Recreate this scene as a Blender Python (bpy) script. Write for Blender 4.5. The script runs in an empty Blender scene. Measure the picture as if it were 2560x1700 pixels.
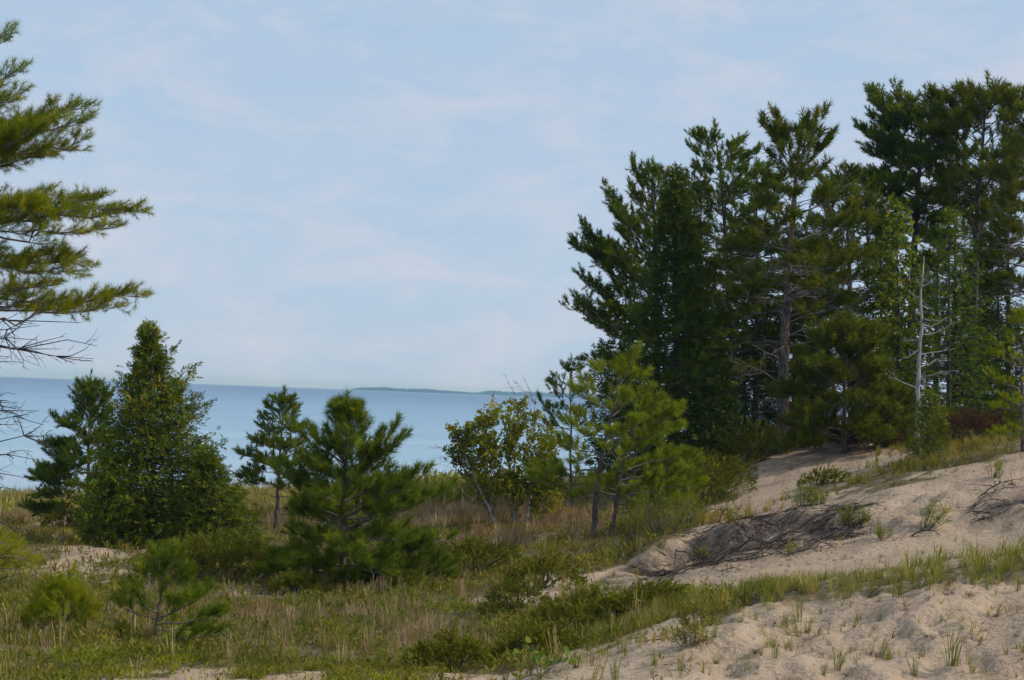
import bpy, math
import numpy as np
from mathutils import Matrix, Vector

# ------------------------------------------------------------------ camera, sky, sun
scene = bpy.context.scene
F = 5134.0                      # focal length in photograph pixels (2560 wide)
CAMZ = 7.0                      # camera height above the lake
PITCH, ROLL = math.atan(135.0 / F), math.radians(2.13)
cam_data = bpy.data.cameras.new('camera')
cam_data.sensor_width = 36.0
cam_data.lens = 36.0 * F / 2560.0
cam_data.clip_start = 0.1
cam_data.clip_end = 60000.0
cam = bpy.data.objects.new('camera', cam_data)
scene.collection.objects.link(cam)
CM = (Matrix.Translation((0, 0, CAMZ)) @ Matrix.Rotation(math.radians(90) + PITCH, 4, 'X')
      @ Matrix.Rotation(ROLL, 4, 'Z'))
cam.matrix_world = CM
scene.camera = cam
R3 = np.array(CM.to_3x3())

SUN_AZ, SUN_EL = math.radians(96), math.radians(41)     # azimuth from +Y towards +X
world = bpy.data.worlds.new('World')
scene.world = world
world.use_nodes = True
wn = world.node_tree
wn.nodes.clear()
wl = wn.links.new
def WN(t, **k):
    n = wn.nodes.new(t)
    for a, b in k.items():
        setattr(n, a, b)
    return n
w_out = WN('ShaderNodeOutputWorld')
w_bg = WN('ShaderNodeBackground')
w_bg.inputs['Strength'].default_value = 0.1
w_sky = WN('ShaderNodeTexSky', sky_type='NISHITA', sun_disc=False, sun_elevation=SUN_EL,
           sun_rotation=SUN_AZ, altitude=180.0, air_density=1.0, dust_density=0.6, ozone_density=1.5)
w_tc = WN('ShaderNodeTexCoord')
# thin high veil of cloud: two noise layers on the sky direction, flattened like cloud decks
w_map = WN('ShaderNodeMapping')
w_map.inputs['Scale'].default_value = (1.0, 1.0, 2.4)
w_map.inputs['Location'].default_value = (3.1, 1.7, 0.35)
w_n1 = WN('ShaderNodeTexNoise')
w_n1.inputs['Scale'].default_value = 14.0
w_n1.inputs['Detail'].default_value = 7.0
w_n1.inputs['Roughness'].default_value = 0.66
w_n1.inputs['Distortion'].default_value = 0.4
w_r1 = WN('ShaderNodeValToRGB')
w_r1.color_ramp.elements[0].position = 0.46
w_r1.color_ramp.elements[0].color = (0, 0, 0, 1)
w_r1.color_ramp.elements[1].position = 0.70
w_r1.color_ramp.elements[1].color = (1, 1, 1, 1)
w_map2 = WN('ShaderNodeMapping')
w_map2.inputs['Scale'].default_value = (1.0, 1.0, 12.0)
w_n2 = WN('ShaderNodeTexNoise')
w_n2.inputs['Scale'].default_value = 7.0
w_n2.inputs['Detail'].default_value = 5.0
w_veil = WN('ShaderNodeMix', data_type='RGBA')
w_veil.inputs['A'].default_value = (4.15, 5.9, 7.85, 1)
w_veil.inputs['B'].default_value = (5.25, 6.25, 7.95, 1)
w_mix = WN('ShaderNodeMix', data_type='RGBA')
w_mix.inputs['Factor'].default_value = 0.86
w_cl = WN('ShaderNodeMix', data_type='RGBA')
w_cl.inputs['B'].default_value = (6.6, 6.65, 7.5, 1)
w_mul = WN('ShaderNodeMath', operation='MULTIPLY')
w_mul.inputs[1].default_value = 0.6
for m in (w_map, w_map2):
    wl(w_tc.outputs['Generated'], m.inputs['Vector'])
wl(w_map.outputs[0], w_n1.inputs['Vector'])
wl(w_map2.outputs[0], w_n2.inputs['Vector'])
wl(w_n1.outputs['Fac'], w_r1.inputs['Fac'])
wl(w_n2.outputs['Fac'], w_veil.inputs['Factor'])
wl(w_sky.outputs['Color'], w_mix.inputs['A'])
wl(w_veil.outputs['Result'], w_mix.inputs['B'])
wl(w_r1.outputs['Color'], w_mul.inputs[0])
wl(w_mul.outputs[0], w_cl.inputs['Factor'])
wl(w_mix.outputs['Result'], w_cl.inputs['A'])
wl(w_cl.outputs['Result'], w_bg.inputs['Color'])
wl(w_bg.outputs[0], w_out.inputs['Surface'])

sun_data = bpy.data.lights.new('sun', 'SUN')
sun_data.energy = 3.4
sun_data.angle = math.radians(2.5)
sun_data.color = (1.0, 0.91, 0.76)
sun = bpy.data.objects.new('sun', sun_data)
scene.collection.objects.link(sun)
sdir = Vector((math.sin(SUN_AZ) * math.cos(SUN_EL), math.cos(SUN_AZ) * math.cos(SUN_EL), math.sin(SUN_EL)))
sun.rotation_euler = sdir.to_track_quat('Z', 'Y').to_euler()
sun.location = (20, 20, 40)

scene.view_settings.view_transform = 'Standard'
scene.view_settings.look = 'None'
scene.view_settings.gamma = 1.0
scene.view_settings.exposure = 0.0
scene.view_settings.use_curve_mapping = False

# ------------------------------------------------------------------ helpers
COL = scene.collection
UP = np.array([0.0, 0.0, 1.0])
def nrm(v):
    v = np.asarray(v, float)
    return v / (np.linalg.norm(v, axis=-1, keepdims=True) + 1e-12)
def P(px, py, D):
    """the world point seen at photograph pixel (px, py) at distance D along +Y"""
    d = R3 @ np.array([(px - 1280.0) / F, (850.0 - py) / F, -1.0])
    return np.array([0, 0, CAMZ]) + d * (D / d[1])
def proj(pts):
    q = (np.asarray(pts) - np.array([0, 0, CAMZ])) @ R3
    return 1280.0 + F * q[..., 0] / -q[..., 2], 850.0 - F * q[..., 1] / -q[..., 2]

def _hash(ix, iy, s):
    n = (ix.astype(np.int64) * 374761393 + iy.astype(np.int64) * 668265263 + s * 982451653) & 0xFFFFFFFF
    n = ((n ^ (n >> 13)) * 1274126177) & 0xFFFFFFFF
    return ((n ^ (n >> 16)) & 0xFFFF) / 65535.0
def vnoise(x, y, s=0):
    ix, iy = np.floor(x), np.floor(y)
    fx, fy = x - ix, y - iy
    fx, fy = fx * fx * (3 - 2 * fx), fy * fy * (3 - 2 * fy)
    a, b = _hash(ix, iy, s), _hash(ix + 1, iy, s)
    c, d = _hash(ix, iy + 1, s), _hash(ix + 1, iy + 1, s)
    return (a + (b - a) * fx) * (1 - fy) + (c + (d - c) * fx) * fy
def fbm(x, y, s=0, o=4):
    t, a, n = 0.0, 0.5, 0.0
    for i in range(o):
        t = t + a * vnoise(x * 2 ** i + 17.3 * i, y * 2 ** i - 9.1 * i, s + i)
        n += a
        a *= 0.5
    return t / n

def mesh_from(name, v, t, tint=None, smooth=False):
    v = np.ascontiguousarray(v, dtype=np.float32)
    t = np.ascontiguousarray(t, dtype=np.int32)
    k = t.shape[1]
    me = bpy.data.meshes.new(name)
    me.vertices.add(len(v))
    me.vertices.foreach_set('co', v.ravel())
    me.loops.add(t.size)
    me.loops.foreach_set('vertex_index', t.ravel())
    me.polygons.add(len(t))
    me.polygons.foreach_set('loop_start', np.arange(0, t.size, k, dtype=np.int32))
    if smooth:
        me.polygons.foreach_set('use_smooth', np.ones(len(t), dtype=bool))
    me.update(calc_edges=True)
    if tint is not None:
        a = me.attributes.new('tint', 'FLOAT', 'POINT')
        a.data.foreach_set('value', np.ascontiguousarray(tint, dtype=np.float32))
    return me

def link(name, data, mat=None, parent=None, loc=None):
    o = bpy.data.objects.new(name, data)
    COL.objects.link(o)
    if mat is not None:
        data.materials.append(mat)
    if parent is not None:
        o.parent = parent
    if loc is not None:
        o.location = loc
    return o
def tag(o, label=None, cat=None, group=None, kind=None):
    for k, v in (('label', label), ('category', cat), ('group', group), ('kind', kind)):
        if v:
            o[k] = v
    return o
def thing(name, label, cat, base, group=None):
    e = bpy.data.objects.new(name, None)
    COL.objects.link(e)
    e.location = base
    e.empty_display_size = 0.3
    return tag(e, label, cat, group)

class Tubes:
    def __init__(s):
        s.v, s.f, s.n = [], [], 0
    def add(s, pts, rad, k=5):
        pts = np.asarray(pts, float)
        n = len(pts)
        rad = np.broadcast_to(np.asarray(rad, float), (n,))
        tan = nrm(np.gradient(pts, axis=0))
        ref = np.array([0.31, 0.17, 0.93]) if abs(nrm(pts[-1] - pts[0])[2]) < 0.8 else np.array([1.0, 0.12, 0.05])
        a = nrm(np.cross(tan, ref))
        b = np.cross(tan, a)
        th = np.arange(k) * 2 * math.pi / k
        ring = pts[:, None] + rad[:, None, None] * (np.cos(th)[None, :, None] * a[:, None] + np.sin(th)[None, :, None] * b[:, None])
        i = (np.arange(n - 1)[:, None] * k)
        j = np.arange(k)[None]
        j2 = (j + 1) % k
        q = np.stack([i + j, i + j2, i + k + j2, i + k + j], -1).reshape(-1, 4) + s.n
        s.v.append(ring.reshape(-1, 3))
        s.f.append(q)
        s.n += n * k
    def mesh(s, name, base):
        return mesh_from(name, np.concatenate(s.v) - base, np.concatenate(s.f), smooth=True)

def bez(a, c, b, n):
    t = np.linspace(0, 1, n)[:, None]
    return (1 - t) ** 2 * a + 2 * t * (1 - t) * c + t * t * b
def wobble(pts, amp, rng):
    n = len(pts)
    w = rng.normal(0, amp, (n, 3))
    w[0] = 0
    w[-1] *= 0.3
    return pts + w

def frames(dirs, rng):
    d = nrm(dirs)
    r = nrm(rng.normal(size=d.shape))
    a = nrm(np.cross(d, r))
    b = np.cross(d, a)
    return np.stack([a, b, d], -1)           # columns are the local axes
def instance(tpls, pos, dirs, scale, tint, rng, fr=None):
    """copies of the templates (verts, tris) set with their +Z along dirs; returns verts, tris, tint"""
    pos, scale, tint = np.asarray(pos, float), np.asarray(scale, float), np.asarray(tint, float)
    fr = frames(np.asarray(dirs, float), rng) if fr is None else fr
    which = rng.integers(0, len(tpls), len(pos))
    V, T, C, off = [], [], [], 0
    for i, (tv, tt) in enumerate(tpls):
        m = which == i
        n = int(m.sum())
        if not n:
            continue
        v = np.einsum('nij,vj->nvi', fr[m], tv) * scale[m][:, None, None] + pos[m][:, None]
        t = tt[None] + (np.arange(n) * len(tv))[:, None, None] + off
        V.append(v.reshape(-1, 3))
        T.append(t.reshape(-1, 3))
        C.append(np.repeat(tint[m], len(tv)))
        off += n * len(tv)
    return np.concatenate(V), np.concatenate(T), np.concatenate(C)

# ------------------------------------------------------------------ materials
def new_mat(name):
    m = bpy.data.materials.new(name)
    m.use_nodes = True
    nt = m.node_tree
    nt.nodes.clear()
    out = nt.nodes.new('ShaderNodeOutputMaterial')
    return m, nt, out
def foliage_mat(name, c0, c1, c2, trans=0.35, rough=0.6, gloss=0.012):
    """c0..c2: leaf colours picked by the per-shoot attribute; thin leaves pass some light"""
    m, nt, out = new_mat(name)
    L = nt.links.new
    at = nt.nodes.new('ShaderNodeAttribute')
    at.attribute_name = 'tint'
    rp = nt.nodes.new('ShaderNodeValToRGB')
    rp.color_ramp.elements[0].color = (*c0, 1)
    rp.color_ramp.elements[1].color = (*c2, 1)
    e = rp.color_ramp.elements.new(0.5)
    e.color = (*c1, 1)
    L(at.outputs['Fac'], rp.inputs['Fac'])
    geo = nt.nodes.new('ShaderNodeNewGeometry')
    nz = nt.nodes.new('ShaderNodeTexNoise')
    nz.inputs['Scale'].default_value = 1.7
    nz.inputs['Detail'].default_value = 2
    L(geo.outputs['Position'], nz.inputs['Vector'])
    hs = nt.nodes.new('ShaderNodeHueSaturation')
    mr = nt.nodes.new('ShaderNodeMapRange')
    mr.inputs['From Min'].default_value = 0.3
    mr.inputs['From Max'].default_value = 0.7
    mr.inputs['To Min'].default_value = 0.72
    mr.inputs['To Max'].default_value = 1.3
    L(nz.outputs['Fac'], mr.inputs['Value'])
    L(mr.outputs[0], hs.inputs['Value'])
    L(rp.outputs['Color'], hs.inputs['Color'])
    df = nt.nodes.new('ShaderNodeBsdfDiffuse')
    tr = nt.nodes.new('ShaderNodeBsdfTranslucent')
    gl = nt.nodes.new('ShaderNodeBsdfGlossy')
    gl.inputs['Roughness'].default_value = rough
    gl.inputs['Color'].default_value = (0.8, 0.85, 0.8, 1)
    warm = nt.nodes.new('ShaderNodeMix')
    warm.data_type = 'RGBA'
    warm.blend_type = 'MULTIPLY'
    warm.inputs['Factor'].default_value = 1.0
    warm.inputs['B'].default_value = (1.5, 1.35, 0.55, 1)
    L(hs.outputs[0], df.inputs['Color'])
    L(hs.outputs[0], warm.inputs['A'])
    L(warm.outputs['Result'], tr.inputs['Color'])
    m1 = nt.nodes.new('ShaderNodeMixShader')
    m1.inputs[0].default_value = trans
    m2 = nt.nodes.new('ShaderNodeMixShader')
    m2.inputs[0].default_value = gloss
    L(df.outputs[0], m1.inputs[1])
    L(tr.outputs[0], m1.inputs[2])
    L(m1.outputs[0], m2.inputs[1])
    L(gl.outputs[0], m2.inputs[2])
    L(m2.outputs[0], out.inputs['Surface'])
    return m
def bark_mat(name, c0, c1, scale=18.0, bands=False):
    m, nt, out = new_mat(name)
    L = nt.links.new
    tc = nt.nodes.new('ShaderNodeTexCoord')
    mp = nt.nodes.new('ShaderNodeMapping')
    mp.inputs['Scale'].default_value = (1, 1, 3.0 if bands else 0.3)
    nz = nt.nodes.new('ShaderNodeTexNoise')
    nz.inputs['Scale'].default_value = scale
    nz.inputs['Detail'].default_value = 5
    rp = nt.nodes.new('ShaderNodeValToRGB')
    rp.color_ramp.elements[0].position = 0.36
    rp.color_ramp.elements[0].color = (*c0, 1)
    rp.color_ramp.elements[1].position = 0.64
    rp.color_ramp.elements[1].color = (*c1, 1)
    bs = nt.nodes.new('ShaderNodeBsdfPrincipled')
    bs.inputs['Roughness'].default_value = 0.9
    bs.inputs['Specular IOR Level'].default_value = 0.15
    bp = nt.nodes.new('ShaderNodeBump')
    bp.inputs['Strength'].default_value = 0.6
    bp.inputs['Distance'].default_value = 0.02
    L(tc.outputs['Object'], mp.inputs['Vector'])
    L(mp.outputs[0], nz.inputs['Vector'])
    L(nz.outputs['Fac'], rp.inputs['Fac'])
    L(rp.outputs['Color'], bs.inputs['Base Color'])
    L(nz.outputs['Fac'], bp.inputs['Height'])
    L(bp.outputs[0], bs.inputs['Normal'])
    L(bs.outputs[0], out.inputs['Surface'])
    return m

M = {
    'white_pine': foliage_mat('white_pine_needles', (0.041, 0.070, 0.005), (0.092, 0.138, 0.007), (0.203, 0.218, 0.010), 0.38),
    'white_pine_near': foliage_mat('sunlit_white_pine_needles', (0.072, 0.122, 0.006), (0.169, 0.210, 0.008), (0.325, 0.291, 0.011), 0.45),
    'red_pine': foliage_mat('red_pine_needles', (0.050, 0.092, 0.008), (0.110, 0.160, 0.010), (0.232, 0.271, 0.012), 0.38),
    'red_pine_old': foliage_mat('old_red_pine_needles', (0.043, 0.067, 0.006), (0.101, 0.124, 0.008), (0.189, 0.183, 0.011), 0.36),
    'yellow_pine': foliage_mat('yellowish_pine_needles', (0.115, 0.165, 0.005), (0.25, 0.285, 0.007), (0.38, 0.35, 0.010), 0.42),
    'cedar': foliage_mat('cedar_sprays', (0.050, 0.090, 0.005), (0.119, 0.163, 0.007), (0.280, 0.218, 0.020), 0.32),
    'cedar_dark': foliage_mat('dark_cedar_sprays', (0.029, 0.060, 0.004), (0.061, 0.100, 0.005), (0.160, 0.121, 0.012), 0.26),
    'far_wood': foliage_mat('far_wood_foliage', (0.012, 0.020, 0.014), (0.02, 0.032, 0.02), (0.035, 0.045, 0.025), 0.1),
    'poplar': foliage_mat('poplar_leaves', (0.085, 0.120, 0.007), (0.200, 0.215, 0.010), (0.456, 0.340, 0.013), 0.42),
    'sapling_leaf': foliage_mat('grove_leaves', (0.044, 0.098, 0.008), (0.106, 0.163, 0.011), (0.300, 0.286, 0.013), 0.4),
    'juniper': foliage_mat('juniper_sprays', (0.063, 0.079, 0.007), (0.138, 0.149, 0.012), (0.241, 0.227, 0.020), 0.25),
    'juniper_olive': foliage_mat('olive_juniper_sprays', (0.085, 0.10, 0.010), (0.17, 0.175, 0.014), (0.28, 0.25, 0.03), 0.28),
    'juniper_red': foliage_mat('bronzed_juniper_sprays', (0.04, 0.03, 0.022), (0.10, 0.045, 0.03), (0.18, 0.07, 0.04), 0.2),
    'willow': foliage_mat('willow_leaves', (0.083, 0.109, 0.012), (0.160, 0.183, 0.018), (0.275, 0.275, 0.033), 0.35),
    'grass': foliage_mat('dune_grass', (0.100, 0.109, 0.013), (0.200, 0.180, 0.030), (0.347, 0.262, 0.075), 0.35),
    'marram': foliage_mat('marram_blades', (0.085, 0.115, 0.016), (0.175, 0.195, 0.034), (0.34, 0.28, 0.11), 0.4),
    'reed': foliage_mat('dry_golden_grass', (0.17, 0.15, 0.05), (0.28, 0.23, 0.09), (0.40, 0.32, 0.17), 0.35),
    'bluestem': foliage_mat('little_bluestem', (0.20, 0.135, 0.08), (0.32, 0.225, 0.16), (0.44, 0.34, 0.26), 0.3),
    'forb': foliage_mat('mixed_forbs', (0.078, 0.091, 0.012), (0.155, 0.149, 0.020), (0.287, 0.203, 0.039), 0.3),
    'bearberry': foliage_mat('bearberry_leaves', (0.080, 0.114, 0.009), (0.190, 0.208, 0.013), (0.360, 0.333, 0.023), 0.35),
    'rust': foliage_mat('rusty_leaves', (0.14, 0.045, 0.02), (0.26, 0.085, 0.03), (0.30, 0.16, 0.05), 0.3),
    'litter': foliage_mat('dry_litter', (0.06, 0.045, 0.035), (0.13, 0.10, 0.075), (0.28, 0.22, 0.15), 0.1),
    'bark': bark_mat('pine_bark', (0.055, 0.042, 0.040), (0.17, 0.13, 0.115)),
    'bark_dark': bark_mat('dark_bark', (0.035, 0.030, 0.030), (0.10, 0.085, 0.08)),
    'birch_bark': bark_mat('pale_bark', (0.22, 0.20, 0.19), (0.55, 0.52, 0.50), 9.0, True),
    'dead_wood': bark_mat('weathered_wood', (0.17, 0.16, 0.16), (0.40, 0.38, 0.37), 12.0),
    'twig': bark_mat('twig_bark', (0.085, 0.07, 0.062), (0.24, 0.20, 0.18), 25.0),
    'root': bark_mat('root_bark', (0.030, 0.024, 0.024), (0.10, 0.08, 0.075), 20.0),
}

# ------------------------------------------------------------------ terrain
HOR0, HORK = 985.0, 0.0373
def hor(u):
    return HOR0 + HORK * (u - 1280.0)
DG = np.array([26, 29, 32, 36, 40, 44, 48, 53, 60, 68, 80, 98, 118], float)
TAB = {
    -600: [1720, 1675, 1615, 1545, 1490, 1445, 1405, 1365, 1320, 1290, 1262, 1240, 1232],
    0:    [1740, 1690, 1630, 1560, 1505, 1460, 1420, 1375, 1325, 1297, 1268, 1245, 1238],
    400:  [1745, 1690, 1635, 1565, 1510, 1465, 1425, 1382, 1335, 1300, 1270, 1248, 1242],
    800:  [1745, 1690, 1635, 1570, 1515, 1468, 1428, 1388, 1335, 1290, 1252, 1232, 1246],
    1100: [1745, 1690, 1635, 1570, 1510, 1460, 1420, 1370, 1315, 1275, 1240, 1230, 1250],
    1300: [1740, 1685, 1625, 1555, 1497, 1450, 1405, 1358, 1308, 1262, 1238, 1238, 1255],
    1500: [1715, 1650, 1600, 1560, 1490, 1440, 1390, 1335, 1270, 1225, 1222, 1235, 1257],
    1700: [1705, 1600, 1535, 1522, 1490, 1425, 1345, 1300, 1220, 1160, 1180, 1220, 1259],
    1900: [1715, 1585, 1490, 1505, 1490, 1395, 1280, 1248, 1150, 1085, 1130, 1210, 1261],
    2150: [1715, 1560, 1450, 1470, 1460, 1360, 1235, 1190, 1105, 1065, 1110, 1200, 1264],
    2400: [1705, 1520, 1412, 1435, 1425, 1315, 1180, 1135, 1085, 1058, 1100, 1200, 1267],
    2560: [1700, 1490, 1388, 1415, 1400, 1285, 1145, 1105, 1070, 1050, 1100, 1200, 1269],
    3100: [1680, 1440, 1350, 1380, 1350, 1230, 1100, 1070, 1050, 1040, 1090, 1200, 1275],
}
us = np.array(sorted(TAB), float)
rows = []
for u in us:
    z = CAMZ - (np.array(TAB[int(u)]) - hor(u)) / F * DG
    d = np.concatenate([[0.0, 4, 12, 20], DG, [130, 150, 220]])
    z = np.concatenate([[CAMZ - 1.65, CAMZ - 1.72, CAMZ - 2.3, min(z[0], CAMZ - 3.3)], z, [-0.45, -1.6, -5.0]])
    rows.append((d, z))
LU = np.linspace(-1400, 3900, 266)
LD = np.exp(np.linspace(math.log(1.0), math.log(210.0), 420))
tz = np.stack([np.interp(LD, d, z) for d, z in rows])
zz = np.stack([np.interp(LU, us, tz[:, i]) for i in range(len(LD))], 1)
def blur(a, ax, k):
    w = np.exp(-0.5 * (np.arange(-3 * k, 3 * k + 1) / k) ** 2)
    w /= w.sum()
    pad = [(0, 0), (0, 0)]
    pad[ax] = (3 * k, 3 * k)
    b = np.pad(a, pad, mode='edge')
    return np.apply_along_axis(lambda r: np.convolve(r, w, 'valid'), ax, b)
zz = blur(blur(zz, 0, 4), 1, 3)
def gz(x, y):
    x, y = np.asarray(x, float), np.asarray(y, float)
    yy = np.clip(y, 1.02, 209.0)
    u = np.clip(1280.0 + F * x / np.maximum(yy, 3.0), LU[0], LU[-1] - 1e-3)
    a = (u - LU[0]) / (LU[1] - LU[0])
    b = (np.log(yy) - math.log(1.0)) / (math.log(210.0)) * (len(LD) - 1)
    ia, ib = np.floor(a).astype(int), np.minimum(np.floor(b).astype(int), len(LD) - 2)
    fa, fb = a - ia, b - ib
    z = (zz[ia, ib] * (1 - fa) * (1 - fb) + zz[ia + 1, ib] * fa * (1 - fb)
         + zz[ia, ib + 1] * (1 - fa) * fb + zz[ia + 1, ib + 1] * fa * fb)
    amp = np.clip((130 - yy) / 60, 0, 1)
    z = z + amp * (0.30 * (fbm(x / 3.2, y / 3.2, 3, 3) - 0.5) + 0.16 * (fbm(x / 0.9, y / 0.9, 8, 3) - 0.5)
                   + 0.05 * (fbm(x / 0.22, y / 0.3, 12, 2) - 0.5))
    z = z + (0.34 * (fbm(x / 1.5 + 4, y / 1.5, 63, 3) - 0.5) + 0.16 * (0.5 - np.abs(fbm(x / 0.75, y / 0.75, 67, 3) - 0.5) * 4)) * np.clip((x - 1.5) / 1.5, 0, 1) * (y < 40) * (y > 22)
    # eroded lumpy face of the middle dune
    yc = 46.1 + 1.3 * (fbm(x / 1.6, x * 0 + 0.37, 71, 3) - 0.5)
    scarp = np.clip((x - 2.6) / 0.8, 0, 1) * np.clip((8.3 - x) / 1.2, 0, 1)
    z = z + scarp * 0.30 * np.tanh((y - yc) / 0.22) * np.exp(-((y - yc) / 1.9) ** 2)
    face = np.exp(-((y - 45.5) / 2.2) ** 2) * np.clip((x - 2.0) / 2.5, 0, 1)
    return z + face * (0.6 * (fbm(x / 1.1, y / 1.1, 21, 3) - 0.5) + 0.3 * (fbm(x / 0.45, y / 0.45, 23, 2) - 0.5))
def G(px, D):
    """point of the ground in photograph column px at distance D"""
    py = 1300.0
    for _ in range(4):
        p = P(px, py, D)
        z = float(gz(p[0], D))
        py += (p[2] - z) * F / D
    return np.array([P(px, py, D)[0], D, z])

def inpoly(px, py, poly):
    poly = np.asarray(poly, float)
    ins = np.zeros(px.shape, bool)
    j = len(poly) - 1
    for i in range(len(poly)):
        xi, yi = poly[i]
        xj, yj = poly[j]
        c = ((yi > py) != (yj > py)) & (px < (xj - xi) * (py - yi) / (yj - yi + 1e-9) + xi)
        ins ^= c
        j = i
    return ins
# bare sand on the ground, outlined on the photograph's own view of it
SAND = [
    [(1290, 1690), (1420, 1640), (1560, 1590), (1700, 1548), (2000, 1495), (2300, 1470), (2560, 1455), (3600, 1400), (3600, 2200), (900, 2200), (1150, 1710)],
    [(1180, 1490), (1290, 1455), (1420, 1430), (1540, 1425), (1640, 1370), (1760, 1310), (1850, 1290), (2000, 1245), (2200, 1215), (2400, 1165), (2560, 1125), (3600, 1030), (3600, 1400), (2560, 1400), (2250, 1440), (1900, 1450), (1700, 1500), (1520, 1475), (1400, 1500), (1250, 1500)],
    [(1790, 1290), (1840, 1200), (1900, 1160), (2000, 1120), (2120, 1092), (2230, 1100), (2300, 1140), (2180, 1180), (2060, 1230), (1930, 1280)],
    [(60, 1420), (120, 1372), (250, 1362), (370, 1378), (400, 1455), (300, 1470), (120, 1455)],
    [(0, 1325), (40, 1300), (190, 1288), (180, 1312), (60, 1335)],
    [(520, 1455), (740, 1458), (735, 1488), (500, 1485)],
    [(255, 1692), (400, 1688), (540, 1672), (660, 1676), (760, 1668), (880, 1690), (960, 1720), (960, 2200), (100, 2200)],
    [(40, 1640), (130, 1640), (130, 1660), (40, 1660)],
]
def sandmask(x, y, z):
    px, py = proj(np.stack([x, y, z], -1))
    j = 34.0 * (40.0 / y)
    px = px + (fbm(x / 0.8, y / 0.8, 31, 3) - 0.5) * 6 * j
    py = py + (fbm(x / 0.7, y / 0.7, 47, 3) - 0.5) * 2.2 * j
    m = np.zeros(px.shape, bool)
    broken = fbm(x / 0.9, y / 1.6, 53, 3) > 0.44
    for i, p in enumerate(SAND):
        q = inpoly(px, py, p)
        m |= q & broken if i in (3, 4, 5, 7) else q
    m |= (y > 101) & (px < 1500)
    return m

na, nd = 350, 400
uu = np.linspace(-1350, 3850, na)
dd = np.exp(np.linspace(math.log(2.5), math.log(205.0), nd))
# finer steps where the camera looks
dd = np.interp(np.linspace(0, 1, nd), [0, 0.06, 0.62, 0.82, 1], [2.5, 20, 56, 85, 205])
UUg, DDg = np.meshgrid(uu, dd)
X = (UUg - 1280) / F * DDg
Y = DDg
Z = gz(X, Y)
sm = sandmask(X, Y, Z).astype(float)
idx = np.arange(na * nd).reshape(nd, na)
quads = np.stack([idx[:-1, :-1], idx[:-1, 1:], idx[1:, 1:], idx[1:, :-1]], -1).reshape(-1, 4)
_px, _py = proj(np.stack([X, Y, Z], -1))
_c = np.interp(_px, [1500, 1600, 1700, 1800, 1950, 2080, 2130], [1455, 1435, 1400, 1362, 1325, 1300, 1290])
_w = np.interp(_px, [1480, 1600, 1950, 2090, 2140], [0, 34, 46, 30, 0]) + 1e-3
hum = np.exp(-((_py - _c) / _w) ** 2) * (_px > 1480) * (_px < 2140) + np.exp(-((_py - 1285) / 42) ** 2 - ((_px - 2540) / 90) ** 2) + 0.5 * np.exp(-((_py - 1500) / 14) ** 2 - ((_px - 1265) / 40) ** 2)
hum = np.clip(hum * (Y > 40) * (Y < 50) * 1.9, 0, 1) * np.clip((fbm(X / 0.5, Y / 0.5, 91, 4) - 0.33) * 5, 0, 1)  # dark humus, with the shade of the eroded face put into the colour
gm = mesh_from('ground', np.stack([X, Y, Z], -1).reshape(-1, 3), quads, tint=sm.ravel(), smooth=True)
_a = gm.attributes.new('humus_and_shade', 'FLOAT', 'POINT')
_a.data.foreach_set('value', hum.ravel().astype(np.float32))

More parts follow.
